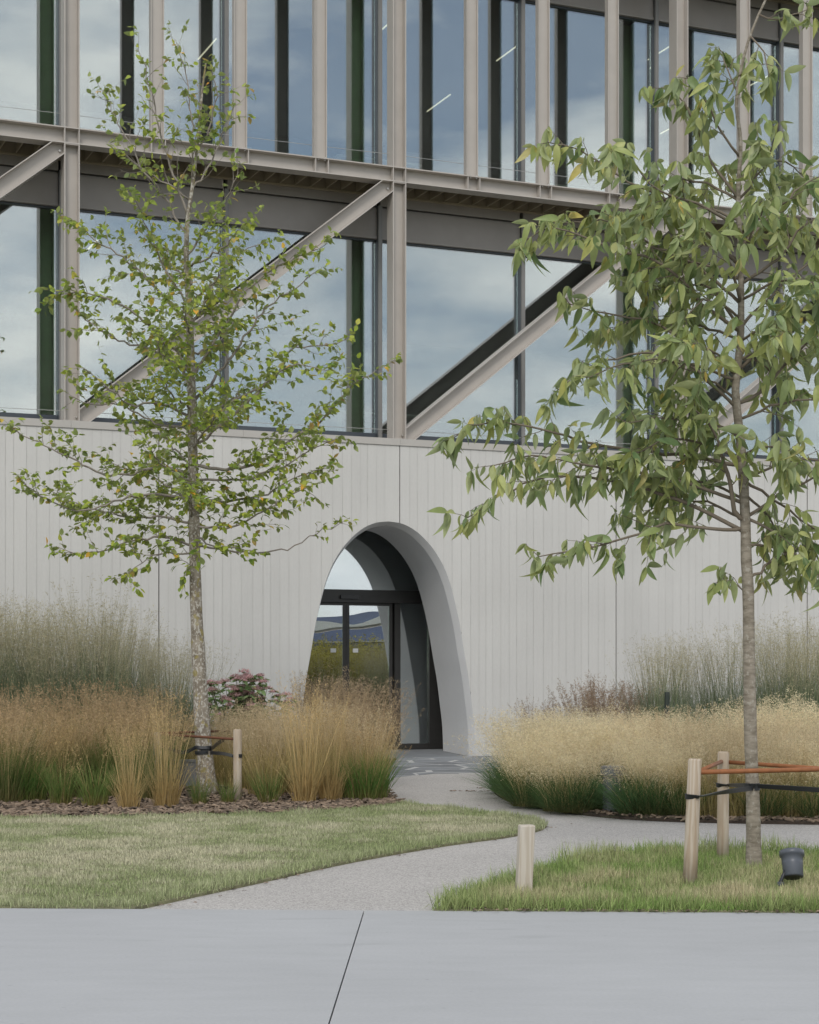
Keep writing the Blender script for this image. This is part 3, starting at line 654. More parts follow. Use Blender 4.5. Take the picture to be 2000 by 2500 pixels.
# glazed front: panes, rails, mullions, fascia
GM = [-10.8, -8.1, -5.4, -2.7, 0.0, 2.7, 5.4, 8.1, 10.8, 13.5]
MU = 0.02       # mullions sit a touch to the right of the axis
for lv in range(2):
    o = lv * STO; zb = Z_C + 0.001 if lv == 0 else 9.66
    for u in GM:
        mm = MB().box(u + MU - 0.02, u + MU + 0.045, GL - 0.165, GL - 0.12, zb, 9.29 + o).build('mullion', M['mullion'], bld)
        MB().box(u + MU - 0.024, u + MU + 0.040, GL - 0.119, GL + 0.06, zb, 9.29 + o).build('mullion_core', M['frame'], mm)
    for a, b in zip(GM[:-1], GM[1:]):
        x0, x1 = a + MU + 0.042, b + MU - 0.026
        wi = empty('window'); wi.parent = bld
        MB().box(x0, x1, GL - 0.014, GL + 0.012, zb + 0.2, GT + o - 0.015).build('pane', M['glass'], wi)
        MB().box(x0, x1, GL - 0.07, GL + 0.05, zb, (5.452 if lv == 0 else zb + 0.2)).build('bottom_rail', M['frame'], wi)
        MB().box(x0, x1, GL - 0.05, GL + 0.05, GT + o - 0.03, GT + o - 0.001).build('head_rail', M['frame'], wi)
        MB().box(x0, x1, GL - 0.10, GL + 0.05, GT + o, 9.242 + o).box(x0, x1, GL - 0.115, GL - 0.10, GT + o, GT + o + 0.05).build('fascia_panel', M['fascia'], wi)
        MB().box(x0, x1, GL - 0.07, GL + 0.05, 9.245 + o, 9.275 + o).build('trim', M['fascia'], wi)
        MB().box(x0, x1, GL - 0.095, GL + 0.05, 9.30 + o, 9.66 + o).build('fascia_panel', M['fascia'], wi)
    MB().box(U0, U1, GL - 0.02, GL + 0.05, 9.242 + o, 9.30 + o).build('trim_backing', M['joint'], bld)
    # rooms behind
    fz = 5.25 if lv == 0 else 9.70
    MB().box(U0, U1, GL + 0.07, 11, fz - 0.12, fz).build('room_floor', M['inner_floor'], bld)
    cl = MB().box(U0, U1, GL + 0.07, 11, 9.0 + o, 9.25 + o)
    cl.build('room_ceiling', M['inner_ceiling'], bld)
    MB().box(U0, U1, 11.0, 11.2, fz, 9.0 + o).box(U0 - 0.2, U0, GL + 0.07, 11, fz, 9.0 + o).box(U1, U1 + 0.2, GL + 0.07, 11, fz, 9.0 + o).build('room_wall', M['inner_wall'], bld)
    for u in MAIN:
        h_post('inner_column', u, fz, 9.0 + o, HW + 0.004, 2 * GL - CD, 2 * GL, 0.02, 'green')
    for k, u in enumerate(np.arange(-9.6, 13, 2.7)):
        for q in range(1 + k % 2 if lv else int(k % 4 == 2)):
            d0 = 2.0 + 3.4 * q + 0.6 * ((k * 7) % 3)
            MB().box(u - 0.011, u + 0.011, d0, d0 + 1.2, 8.88 + o, 8.90 + o).build('ceiling_light', M['led'], bld)
# office furniture near the glass
for (u, d, z) in ((0.55, 2.6, 5.25), (1.9, 3.2, 5.25), (-2.6, 2.7, 9.70), (0.5, 2.5, 9.70), (2.1, 2.8, 9.70), (4.3, 2.7, 9.70), (7.3, 2.6, 9.7)):
    t = empty('desk', (u, d, z)); t.parent = bld
    MB().box(-0.8, 0.8, -0.4, 0.4, 0.71, 0.745).build('desk_top', M['desk'], t)
    for sx in (-0.75, 0.75): MB().box(sx - 0.04, sx + 0.04, -0.35, 0.35, 0.0, 0.71).build('leg', M['desk'], t)
MB().box(U0, U1, 0.0, 11.2, B1 + STO + 0.3, B1 + STO + 0.6).build('roof_slab', M['fascia'], bld)
MB().box(U0, U1, GL, 11.2, 9.27 + STO, B1 + STO + 0.3).build('roof_edge', M['fascia'], bld)

# ------------------------------------------------------------------ what the glass mirrors, to the side of and behind the viewer
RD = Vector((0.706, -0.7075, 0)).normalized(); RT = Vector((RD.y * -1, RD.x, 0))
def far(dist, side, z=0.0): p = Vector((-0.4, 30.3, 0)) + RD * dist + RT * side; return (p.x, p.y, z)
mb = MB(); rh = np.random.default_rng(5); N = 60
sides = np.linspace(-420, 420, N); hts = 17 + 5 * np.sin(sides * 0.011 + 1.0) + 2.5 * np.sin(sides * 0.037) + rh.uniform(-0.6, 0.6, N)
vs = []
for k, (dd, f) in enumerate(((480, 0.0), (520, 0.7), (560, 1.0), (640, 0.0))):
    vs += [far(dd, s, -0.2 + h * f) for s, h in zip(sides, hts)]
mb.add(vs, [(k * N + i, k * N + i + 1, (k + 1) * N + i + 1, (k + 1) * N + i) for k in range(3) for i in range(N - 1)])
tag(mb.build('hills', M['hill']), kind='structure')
pv = empty('pavilion', far(120, 0), math.atan2(RT.y, RT.x), label='long low pavilion with white wave-shaped membrane roofs mirrored in the entrance door glass', cat='pavilion')
for (z, th, amp, ph, y0) in ((5.6, 0.85, 0.55, 0.0, 0.0), (3.75, 0.20, 0.10, 1.0, -2.0)):
    q = np.linspace(-30, 30, 90); zz = z + amp * np.sin(q * 0.55 + ph) + 0.3 * amp * np.sin(q * 1.3)
    mb = MB(); vs = []
    for yy in (y0, y0 + 9):
        vs += [(x, yy, h) for x, h in zip(q, zz)] + [(x, yy, h - th * (0.6 + 0.4 * math.sin(x * 0.9))) for x, h in zip(q, zz)]
    k = len(q)
    for i in range(k - 1): mb.f += [(i, i + 1, k + i + 1, k + i), (2 * k + i, 2 * k + i + 1, 3 * k + i + 1, 3 * k + i), (i, i + 1, 2 * k + i + 1, 2 * k + i), (k + i, k + i + 1, 3 * k + i + 1, 3 * k + i)]
    mb.v = vs; mb.m = [0] * len(mb.f)
    mb.build('membrane_roof', M['membrane'], pv)
MB().box(-30, 30, 0.5, 8, 0, 3.6).build('glazed_wall', M['pavglass'], pv)

# ------------------------------------------------------------------ grasses
def ribbons(rng, n, h, base_r, lean, w, cols, curl=0.3, hmin=0.55, lean_dir=None, lev=4, taper=1.4):
    """n blades as bent ribbons; cols is [(t, rgb)...] from base to tip"""
    r = base_r * np.sqrt(rng.random(n)); a = rng.uniform(0, 2 * math.pi, n)
    root = np.stack([r * np.cos(a), r * np.sin(a), np.zeros(n)], 1)
    az = a + rng.normal(0, 0.9, n); th = np.abs(rng.normal(0, lean, n)) + 0.25 * lean * r / (base_r + 1e-6)
    L = h * (hmin + (1 - hmin) * rng.random(n) ** 0.7); cu = curl * rng.uniform(0.2, 1.0, n)
    t = np.linspace(0, 1, lev)
    hz = np.stack([np.cos(az), np.sin(az)], 1)
    if lean_dir is not None: hz = hz * 0.6 + np.asarray(lean_dir)[None]
    P = np.zeros((n, lev, 3)); off = L[:, None] * (np.sin(th)[:, None] * t + cu[:, None] * t ** 2.2)
    P[:, :, 0] = root[:, 0:1] + hz[:, 0:1] * off; P[:, :, 1] = root[:, 1:2] + hz[:, 1:2] * off
    P[:, :, 2] = L[:, None] * (np.cos(th)[:, None] * t - 0.45 * cu[:, None] * t ** 2.5)
    fa = rng.uniform(0, math.pi, n); side = np.stack([np.cos(fa), np.sin(fa), np.zeros(n)], 1)
    ww = w * rng.uniform(0.6, 1.3, n)[:, None] * (1 - 0.93 * t ** taper)
    A = P - side[:, None] * ww[:, :, None] / 2; B = P + side[:, None] * ww[:, :, None] / 2
    V = np.stack([A, B], 2).reshape(-1, 3)
    i0 = (np.arange(n)[:, None] * lev + np.arange(lev - 1)[None]).ravel() * 2
    F = np.stack([i0, i0 + 1, i0 + 3, i0 + 2], 1)
    tt = np.array([c[0] for c in cols]); cc = np.array([c[1] for c in cols])
    jit = np.clip(t[None] + rng.normal(0, 0.10, n)[:, None], 0, 1)
    C = np.stack([np.interp(jit, tt, cc[:, k]) for k in range(3)], 2) * rng.uniform(0.72, 1.28, n)[:, None, None]
    C = np.repeat(C, 2, axis=1).reshape(-1, 3)
    return V, F, C, P

def slivers(rng, P, per, t0, spread, length, width, col, colvar=0.25, up=0.5, droop=0.0):
    """the panicles: fine spikelet-bearing branchlets set along the upper part of each stem"""
    n, lev, _ = P.shape; k = n * per
    idx = np.repeat(np.arange(n), per); t = t0 + (1 - t0) * rng.random(k) ** 0.8
    f = t * (lev - 1); i = np.minimum(f.astype(int), lev - 2); fr = (f - i)[:, None]
    B = P[idx, i] * (1 - fr) + P[idx, i + 1] * fr
    fall = spread * (1.05 - (t - t0) / (1 - t0 + 1e-6)) ** 0.8
    a = rng.uniform(0, 2 * math.pi, k)
    dirn = np.stack([np.cos(a), np.sin(a), np.full(k, up) + rng.normal(0, 0.35, k)], 1); dirn /= np.linalg.norm(dirn, axis=1)[:, None]
    S = B + dirn * (fall * rng.random(k))[:, None]; S[:, 2] -= droop * rng.random(k)
    L = length * rng.uniform(0.5, 1.4, k)
    d2 = dirn + rng.normal(0, 0.5, (k, 3)); d2 /= np.linalg.norm(d2, axis=1)[:, None]
    sd_ = np.cross(d2, rng.normal(0, 1, (k, 3))); sd_ /= np.linalg.norm(sd_, axis=1)[:, None] + 1e-9
    ww = (width * rng.uniform(0.6, 1.4, k))[:, None]
    V = np.stack([S - sd_ * ww * 0.2, S + d2 * L[:, None] * 0.45 + sd_ * ww * 0.5, S + d2 * L[:, None], S + d2 * L[:, None] * 0.45 - sd_ * ww * 0.5], 1).reshape(-1, 3)
    F = np.arange(k * 4).reshape(k, 4)
    c = np.asarray(col)[None] * rng.uniform(1 - colvar, 1 + colvar, k)[:, None]
    return V, F, np.repeat(c, 4, axis=0)

def join(*parts):
    V, F, C, o = [], [], [], 0
    for p in parts:
        V.append(p[0]); F.append(p[1] + o); C.append(p[2]); o += len(p[0])
    return np.vstack(V), np.vstack(F), np.vstack(C)

def grass_kind(kind, seed):
    r = np.random.default_rng(seed)
    if kind == 'tall':      # blue-green stems, airy grey-straw panicles
        b = ribbons(r, 360, 1.62, 0.21, 0.14, 0.011, [(0, (0.055, 0.095, 0.055)), (0.7, (0.09, 0.14, 0.085)), (1, (0.19, 0.195, 0.12))], 0.22)
        s = ribbons(r, 95, 2.38, 0.17, 0.13, 0.0085, [(0, (0.09, 0.13, 0.07)), (0.55, (0.13, 0.165, 0.095)), (1, (0.31, 0.28, 0.18))], 0.10, 0.72, lev=6, taper=2)
        p = slivers(r, s[3], 24, 0.62, 0.15, 0.040, 0.0058, (0.33, 0.30, 0.20), up=0.7)
    elif kind == 'moor':    # green foot, orange-straw stems
        b = ribbons(r, 330, 0.98, 0.20, 0.19, 0.0078, [(0, (0.17, 0.14, 0.06)), (0.2, (0.075, 0.105, 0.034)), (0.7, (0.11, 0.14, 0.048)), (1, (0.26, 0.21, 0.09))], 0.34)
        s = ribbons(r, 110, 1.22, 0.17, 0.17, 0.0052, [(0, (0.15, 0.15, 0.065)), (0.4, (0.26, 0.205, 0.10)), (1, (0.36, 0.27, 0.155))], 0.14, 0.62, lev=5, taper=2)
        p = slivers(r, s[3], 18, 0.62, 0.06, 0.030, 0.006, (0.335, 0.245, 0.145), up=1.0)
    elif kind == 'pale':    # the same, fairer
        b = ribbons(r, 230, 0.78, 0.20, 0.18, 0.007, [(0, (0.30, 0.23, 0.10)), (0.4, (0.22, 0.20, 0.075)), (1, (0.40, 0.31, 0.145))], 0.30)
        s = ribbons(r, 130, 1.10, 0.17, 0.15, 0.005, [(0, (0.26, 0.21, 0.105)), (0.4, (0.37, 0.30, 0.165)), (1, (0.46, 0.375, 0.235))], 0.12, 0.62, lev=5, taper=2)
        p = slivers(r, s[3], 20, 0.60, 0.06, 0.028, 0.0055, (0.45, 0.365, 0.235), up=1.0)
    elif kind == 'hair':    # low dark tuft under a haze of golden panicles
        b = ribbons(r, 460, 0.62, 0.20, 0.66, 0.0068, [(0, (0.11, 0.10, 0.04)), (0.3, (0.045, 0.085, 0.03)), (1, (0.08, 0.13, 0.045))], 0.45)
        s = ribbons(r, 120, 0.98, 0.15, 0.30, 0.0036, [(0, (0.24, 0.195, 0.08)), (0.5, (0.42, 0.345, 0.185)), (1, (0.53, 0.455, 0.30))], 0.22, 0.62, lev=5, taper=2)
        p = slivers(r, s[3], 46, 0.52, 0.17, 0.028, 0.0044, (0.545, 0.465, 0.315), up=0.35)
    elif kind == 'red':     # reddish brown feathery heads
        b = ribbons(r, 240, 0.95, 0.18, 0.18, 0.008, [(0, (0.11, 0.13, 0.06)), (1, (0.16, 0.16, 0.08))], 0.28)
        s = ribbons(r, 70, 1.42, 0.15, 0.17, 0.0055, [(0, (0.15, 0.14, 0.075)), (0.6, (0.21, 0.15, 0.095)), (1, (0.28, 0.17, 0.12))], 0.16, 0.65, lev=5, taper=2)
        p = slivers(r, s[3], 44, 0.60, 0.06, 0.036, 0.0068, (0.24, 0.18, 0.125), up=1.3)
    elif kind == 'feather': # brown stems leaning to the path
        b = ribbons(r, 180, 0.85, 0.20, 0.24, 0.007, [(0, (0.15, 0.13, 0.055)), (0.5, (0.12, 0.13, 0.045)), (1, (0.22, 0.17, 0.075))], 0.3)
        s = ribbons(r, 120, 1.50, 0.18, 0.20, 0.005, [(0, (0.17, 0.13, 0.06)), (0.6, (0.28, 0.19, 0.10)), (1, (0.36, 0.25, 0.16))], 0.20, 0.6, lean_dir=(0.35, 0.0), lev=5, taper=2)
        p = slivers(r, s[3], 24, 0.60, 0.07, 0.034, 0.006, (0.30, 0.235, 0.15), up=1.0)
    elif kind == 'sedge':   # low dark arching tuft
        b = ribbons(r, 420, 0.56, 0.14, 0.75, 0.0085, [(0, (0.10, 0.10, 0.04)), (0.25, (0.04, 0.085, 0.032)), (1, (0.075, 0.13, 0.055))], 0.55, lev=5)
        s = ribbons(r, 14, 0.8, 0.1, 0.3, 0.004, [(0, (0.24, 0.195, 0.08)), (1, (0.53, 0.44, 0.27))], 0.3, 0.6, lev=5, taper=2)
        p = slivers(r, s[3], 30, 0.55, 0.10, 0.026, 0.0044, (0.5, 0.41, 0.26), up=0.35)
    elif kind == 'straw':   # upright straw-coloured tuft
        b = ribbons(r, 150, 0.62, 0.11, 0.20, 0.007, [(0, (0.34, 0.245, 0.11)), (0.5, (0.32, 0.25, 0.12)), (1, (0.24, 0.215, 0.10))], 0.42)
        s = ribbons(r, 75, 1.16, 0.09, 0.10, 0.006, [(0, (0.34, 0.25, 0.11)), (1, (0.42, 0.33, 0.18))], 0.10, 0.6, lev=5, taper=2)
        p = slivers(r, s[3], 16, 0.66, 0.04, 0.024, 0.005, (0.42, 0.31, 0.16), up=1.2)
    elif kind == 'low':     # short green tuft
        b = ribbons(r, 150, 0.46, 0.10, 0.24, 0.007, [(0, (0.22, 0.17, 0.065)), (0.3, (0.085, 0.135, 0.035)), (1, (0.14, 0.175, 0.055))], 0.30)
        s = ribbons(r, 16, 0.62, 0.08, 0.22, 0.005, [(0, (0.2, 0.17, 0.07)), (1, (0.36, 0.28, 0.13))], 0.25, 0.6, lev=5, taper=2)
        p = slivers(r, s[3], 12, 0.7, 0.03, 0.022, 0.005, (0.36, 0.27, 0.13), up=1.0)
    elif kind == 'lush':    # thick bright green foot with few straw stems
        b = ribbons(r, 420, 0.66, 0.24, 0.26, 0.0085, [(0, (0.16, 0.15, 0.05)), (0.25, (0.06, 0.12, 0.028)), (1, (0.11, 0.165, 0.042))], 0.32)
        s = ribbons(r, 90, 1.1, 0.2, 0.2, 0.0052, [(0, (0.2, 0.17, 0.07)), (1, (0.40, 0.29, 0.145))], 0.2, 0.6, lev=5, taper=2)
        p = slivers(r, s[3], 20, 0.6, 0.06, 0.026, 0.005, (0.38, 0.27, 0.14), up=1.0)
    me_b = fast_mesh(kind + '_blades', b[0], b[1], M['plant'], np.minimum(b[2] * 1.45, 0.8))
    V, F, C = join(s[:3], p); C = np.minimum(C * 1.4, 0.85)
    return me_b, fast_mesh(kind + '_plumes', V, F, M['plant'], C)

KINDS = {k: [grass_kind(k, 100 * i + j) for j in range(3)] for i, k in enumerate(('tall', 'moor', 'pale', 'hair', 'red', 'feather', 'straw', 'low', 'lush', 'sedge'))}
rg = np.random.default_rng(11)
COUNT = {}
def clump(kind, x, y, label, group, size=1.0, name=None):
    if '%s' in label: COUNT[label] = COUNT.get(label, -1) + 1; label = label % ORD[COUNT[label]]
    me_b, me_p = KINDS[kind][int(rg.integers(3))]
    nm = name or 'grass_clump'
    o = empty(nm, (x, y, 0.025), rg.uniform(0, 6.28) if kind != 'feather' else rg.uniform(-0.5, 0.5), label=label, cat='grass clump', group=group)
    s = size * rg.uniform(0.9, 1.1); o.scale = (s, s, s * rg.uniform(0.93, 1.06))
    link('blade_tuft', me_b, o); link('plume_stem', me_p, o)
    return o
ORD = ('first', 'second', 'third', 'fourth', 'fifth', 'sixth', 'seventh', 'eighth', 'ninth', 'tenth', 'eleventh', 'twelfth', 'thirteenth', 'fourteenth', 'fifteenth', 'sixteenth', 'seventeenth', 'eighteenth', 'nineteenth', 'twentieth', 'twenty-first', 'twenty-second', 'twenty-third', 'twenty-fourth', 'twenty-fifth')
def px(x, y): g = G(x, y); return g[0], g[1]
def at(xpix, dist): return (xpix - 1000.0) / FPX * dist, dist

# left bed; each row counted from the photo edge, the rows from the wall or from the path
for ri, (dist, xs) in enumerate(((24.9, range(-90, 470, 62)), (24.1, range(-60, 450, 66)), (23.3, range(-80, 420, 70)))):
    for k, x in enumerate(xs):
        p = at(x + rg.uniform(-18, 18), dist + rg.uniform(-0.3, 0.3))
        clump('tall', *p, 'tall blue-green panicle grass, %s from the photo edge, %s row out from the wall' % (ORD[k], ORD[ri]), 'tall grasses at the foot of the wall by the lichen-barked tree', 1.02 if x < 330 else 0.86, 'tall_grass_clump')
for ri, (dist, xs) in enumerate(((22.3, range(-70, 470, 58)), (21.4, range(-50, 420, 56)), (20.5, range(-60, 385, 56)), (19.6, range(-40, 350, 58)))):
    for k, x in enumerate(xs):
        p = at(x + rg.uniform(-16, 16), dist + rg.uniform(-0.25, 0.25))
        kd = rg.choice(['moor', 'lush', 'pale', 'straw'], p=[0.48, 0.32, 0.10, 0.10]); nm = dict(moor='orange-straw moor', lush='leafy green', pale='pale straw', straw='upright yellow')[str(kd)]
        clump(str(kd), *p, '%s grass clump, %s from the photo edge, %s row before the tall grass' % (nm, ORD[k], ORD[ri]), 'moor grasses in the bed beside the lawn', rg.uniform(0.85, 1.14), 'moor_grass_clump')
for ri, (dist, xs) in enumerate(((22.6, range(500, 700, 56)), (21.6, range(520, 720, 54)), (20.8, range(590, 800, 52)))):
    for k, x in enumerate(xs):
        p = at(x + rg.uniform(-14, 14), dist + rg.uniform(-0.2, 0.2))
        clump('pale', *p, 'pale straw grass clump, %s on from the lichen-barked trunk, %s row before the shrub' % (ORD[k], ORD[ri]), 'pale grasses behind the lichen-barked tree', rg.uniform(0.82, 0.98), 'pale_grass_clump')
L_ = 'brown feathery grass leaning to the path before the doorway, %s of its cluster'
for (x, d) in ((745, 23.2), (800, 23.4), (850, 23.0), (890, 22.6), (830, 22.2), (770, 22.3), (900, 21.6)):
    clump('feather', *at(x, d), L_, 'brown grasses before the arched doorway', rg.uniform(0.9, 1.0), 'feather_grass_clump')
L_ = 'pale straw grass clump by the path corner, %s of its cluster counting towards the path'
for (x, d) in ((700, 20.2), (760, 20.0), (820, 20.3), (880, 20.1), (905, 19.7), (650, 19.8)):
    clump('pale', *at(x, d), L_, 'pale grasses at the path corner', rg.uniform(0.9, 1.0), 'pale_grass_clump')
FR = 'tufts along the bark mulch edge of the lawn'
for (x, y, k, s, lab) in (
    (8, 1966, 'moor', 0.9, 'green-footed moor grass at the edge of the photo, first tuft of the mulch edge'),
    (58, 1962, 'lush', 0.95, 'leafy green tuft with tan stems, second along the mulch edge from the photo edge'),
    (150, 1972, 'low', 1.2, 'green fountain-shaped tuft between two tan tufts on the mulch edge'),
    (232, 1975, 'low', 1.15, 'yellow-green low tuft third from the tree on the mulch edge'),
    (316, 1981, 'straw', 0.85, 'slim yellow straw tuft nearest the lawn, two tufts before the trunk'),
    (360, 1958, 'moor', 0.85, 'mixed green and tan tuft just behind the two yellow straw tufts'),
    (406, 1977, 'straw', 1.0, 'tall yellow straw tuft just beside the lichen-barked trunk'),
    (487, 1973, 'low', 0.85, 'short green tuft at the foot of the lichen-barked tree'),
    (556, 1968, 'low', 0.75, 'short green tuft beside the round stake in the mulch'),
    (655, 1968, 'low', 1.05, 'sparse brown-green tuft between the round stake and the straw tufts'),
    (742, 1966, 'straw', 1.12, 'tall straw tuft, farther from the path of the two by the corner'),
    (806, 1962, 'straw', 1.05, 'orange-based straw tuft beside the lush green corner tuft'),
    (893, 1958, 'lush', 0.98, 'lush green tuft at the path corner of the mulched bed')):
    clump(k, *px(x, y), lab, FR, s, 'grass_tuft')

# right bed
rows = ((17.75, (1355, 1408, 1570)), (18.55, (1300, 1340, 1390, 1440, 1520, 1575, 1620)), (18.9, range(1288, 1660, 62)), (20.0, range(1282, 2000, 58)), (21.2, range(1292, 2080, 58)), (22.4, range(1300, 2080, 58)), (23.5, range(1312, 2080, 60)))
for ri, (dist, xs) in enumerate(rows):
    for k, x in enumerate(xs):
        p = at(x + rg.uniform(-15, 15), dist + rg.uniform(-0.25, 0.25)); 
        if ri > 1 and rg.random() < 0.13: continue
        clump('hair', *p, 'golden hair grass clump, %s on from the doorway end, %s row behind the path' % (ORD[k], ORD[ri]), 'golden hair grasses beside the path', rg.uniform(0.78, 1.16), 'hair_grass_clump')
L_ = 'straw-stemmed tuft at the path edge behind the stakes, %s counting away from the bollard lamp'
for (x, d) in ((1580, 17.3), (1605, 17.1), (1665, 17.0), (1735, 16.95), (1800, 16.95), (1865, 16.9), (1930, 16.9), (1995, 16.85), (2060, 16.85), (1640, 17.8), (1700, 17.7), (1770, 17.7), (1840, 17.7), (1910, 17.7), (1980, 17.7), (1560, 18.9), (1640, 18.7), (1720, 18.6), (1800, 18.6), (1880, 18.6), (1960, 18.6), (2040, 18.6)):
    clump('hair' if rg.random() < 0.55 else 'pale', *at(x, d), L_, 'straw tufts behind the staked tree', rg.uniform(0.8, 0.98), 'straw_grass_clump')
L_ = 'reddish feathery grass against the pale wall, %s counting from the doorway to the bollard'
for (x, d) in ((1310, 26.2), (1370, 26.5), (1420, 26.0), (1470, 26.4), (1520, 26.0), (1565, 26.3), (1450, 25.4), (1530, 25.3)):
    clump('red', *at(x, d), L_, 'reddish grasses against the wall', rg.uniform(0.85, 1.02) * (0.8 if x < 1400 else 1), 'red_grass_clump')
L_ = 'tall green panicle grass on the wall, %s from the slim bollard past the smooth trunk'
for (x, d) in ((1600, 25.8), (1650, 26.2), (1700, 25.8), (1745, 26.2), (1790, 25.7), (1850, 26.2), (1890, 25.6), (1930, 26.3), (1960, 25.7), (1990, 26.2), (2020, 25.6), (2060, 26.0), (1905, 25.0), (1975, 25.0), (1620, 24.9)):
    clump('tall', *at(x, d), L_, 'tall grasses behind the smooth-barked tree', (0.95 if x > 1840 else 0.85), 'tall_grass_clump')

for (x, y) in ((1228, 1938), (1262, 1952), (1302, 1962), (1345, 1970), (1390, 1977), (1440, 1986), (1550, 1998), (1320, 1948), (1375, 1958), (1415, 1966)):
    clump('sedge', *px(x, y), 'dark green arching tuft on the path edge, %s from the doorway end', 'dark tufts along the path edge', rg.uniform(0.85, 1.1), 'sedge_tuft')

# thicket mirrored in the door
rk = np.random.default_rng(77); Vs, Fs, Cs, off = [], [], [], 0
for k in range(150):
    b = ribbons(rk, 60, rk.uniform(2.2, 3.3), 0.45, 0.22, 0.035, [(0, (0.16, 0.14, 0.04)), (0.5, (0.33, 0.30, 0.06)), (1, (0.42, 0.33, 0.12))], 0.25)
    p = slivers(rk, b[3], 14, 0.35, 0.3, 0.10, 0.05, (0.36, 0.32, 0.08), 0.5)
    c = np.array(far(45 + rk.uniform(0, 7), rk.uniform(-9, 9)))
    for q in (b[:3], p):
        Vs.append(q[0] + c); Fs.append(q[1] + off); Cs.append(q[2]); off += len(q[0])
hedge = link('thicket_foliage', fast_mesh('thicket', np.vstack(Vs), np.vstack(Fs), M['plant'], np.vstack(Cs)))
tag(hedge, 'olive brown thicket of tall stems mirrored in the entrance door', 'thicket', kind='stuff')

# ------------------------------------------------------------------ lawns
def lawn_blades(name, poly, dens, h, w, cols, seed, label, patch=0.9, dry=(0.30, 0.28, 0.15)):
    r = np.random.default_rng(seed); P = np.array([p[:2] for p in poly]); lo, hi = P.min(0), P.max(0)
    lo = np.maximum(lo, [-4.9, 9]); hi = np.minimum(hi, [5.2, 19])
    n = int((hi[0] - lo[0]) * (hi[1] - lo[1]) * dens); x = r.uniform(lo[0], hi[0], n); y = r.uniform(lo[1], hi[1], n)
    k = inside(x, y, P); x, y = x[k], y[k]; n = len(x); x = x + r.normal(0, 0.016, n); y = y + r.normal(0, 0.02, n)
    ph = r.uniform(0, 6.28, 12)
    def field(s):
        f = sum(np.sin(x * s * math.cos(a) + y * s * math.sin(a) * 1.2 + a * 3 + ph[i]) for i, a in enumerate(np.linspace(0.2, 5.9, 9)))
        return f / 3.0
    f1, f2, f3 = field(1.7), field(5.1), field(13.0)
    dryness = np.clip(0.5 + 0.30 * f1 + 0.30 * f2 + 0.26 * f3 + r.normal(0, 0.22, n), 0, 1) * patch
    # blades near an edge stay green and longer
    Q = np.vstack([P, P[:1]]); dmin = np.full(n, 9.0)
    for a, b in zip(Q[:-1], Q[1:]):
        ab = b - a; t = np.clip(((x - a[0]) * ab[0] + (y - a[1]) * ab[1]) / (ab @ ab + 1e-9), 0, 1)
        dmin = np.minimum(dmin, np.hypot(x - a[0] - t * ab[0], y - a[1] - t * ab[1]))
    edge = np.clip(1 - dmin / 0.35, 0, 1); dryness *= (1 - 0.75 * edge)
    L = h * r.uniform(0.5, 1.25, n) * np.clip(1 + 0.22 * f2 + 0.25 * f3, 0.45, 1.7) * (1 + 0.5 * edge) * np.clip(1.15 - 0.3 * dryness, .6, 1.2)
    a = r.uniform(0, 6.28, n); ln = np.abs(r.normal(0, 0.85, n)); hx, hy = np.cos(a), np.sin(a)
    fa = r.uniform(0, 3.14, n); sx, sy = np.cos(fa) * w / 2, np.sin(fa) * w / 2
    z0 = np.full(n, 0.012)
    p0 = np.stack([x - sx, y - sy, z0], 1); p1 = np.stack([x + sx, y + sy, z0], 1)
    mx, my, mz = x + hx * L * np.sin(ln) * 0.45, y + hy * L * np.sin(ln) * 0.45, 0.02 + L * np.cos(ln * 0.7) * 0.55
    p2 = np.stack([mx + sx * .8, my + sy * .8, mz], 1); p3 = np.stack([mx - sx * .8, my - sy * .8, mz], 1)
    tip = np.stack([x + hx * L * np.sin(ln), y + hy * L * np.sin(ln), 0.02 + L * np.cos(ln)], 1)
    V = np.stack([p0, p1, p2, p3, tip], 1).reshape(-1, 3); i = np.arange(n) * 5
    F = np.concatenate([np.stack([i, i + 1, i + 2], 1), np.stack([i, i + 2, i + 3], 1), np.stack([i + 3, i + 2, i + 4], 1)])
    g0, g1 = np.array(cols[0]), np.array(cols[1]); q = r.random(n)[:, None]
    C = (g0 * q + g1 * (1 - q)) * (1 - dryness[:, None]) + np.array(dry) * dryness[:, None]
    C *= r.uniform(0.55, 1.45, n)[:, None]
    C = np.repeat(C, 5, axis=0)
    return tag(link(name, fast_mesh(name, V, F, M['lawn'], C)), label, 'grass', kind='stuff')
lawn_blades('grass', LAWN_L, 6000, 0.032, 0.0042, ((0.23, 0.29, 0.12), (0.37, 0.41, 0.22)), 31, 'short mown lawn with dry patches before the bark-mulched bed', 0.86, (0.60, 0.56, 0.42))
lawn_blades('grass', LAWN_R, 6800, 0.075, 0.0042, ((0.15, 0.25, 0.06), (0.28, 0.38, 0.12)), 32, 'longer uneven grass around the staked smooth-barked tree', 0.85, (0.56, 0.48, 0.32))

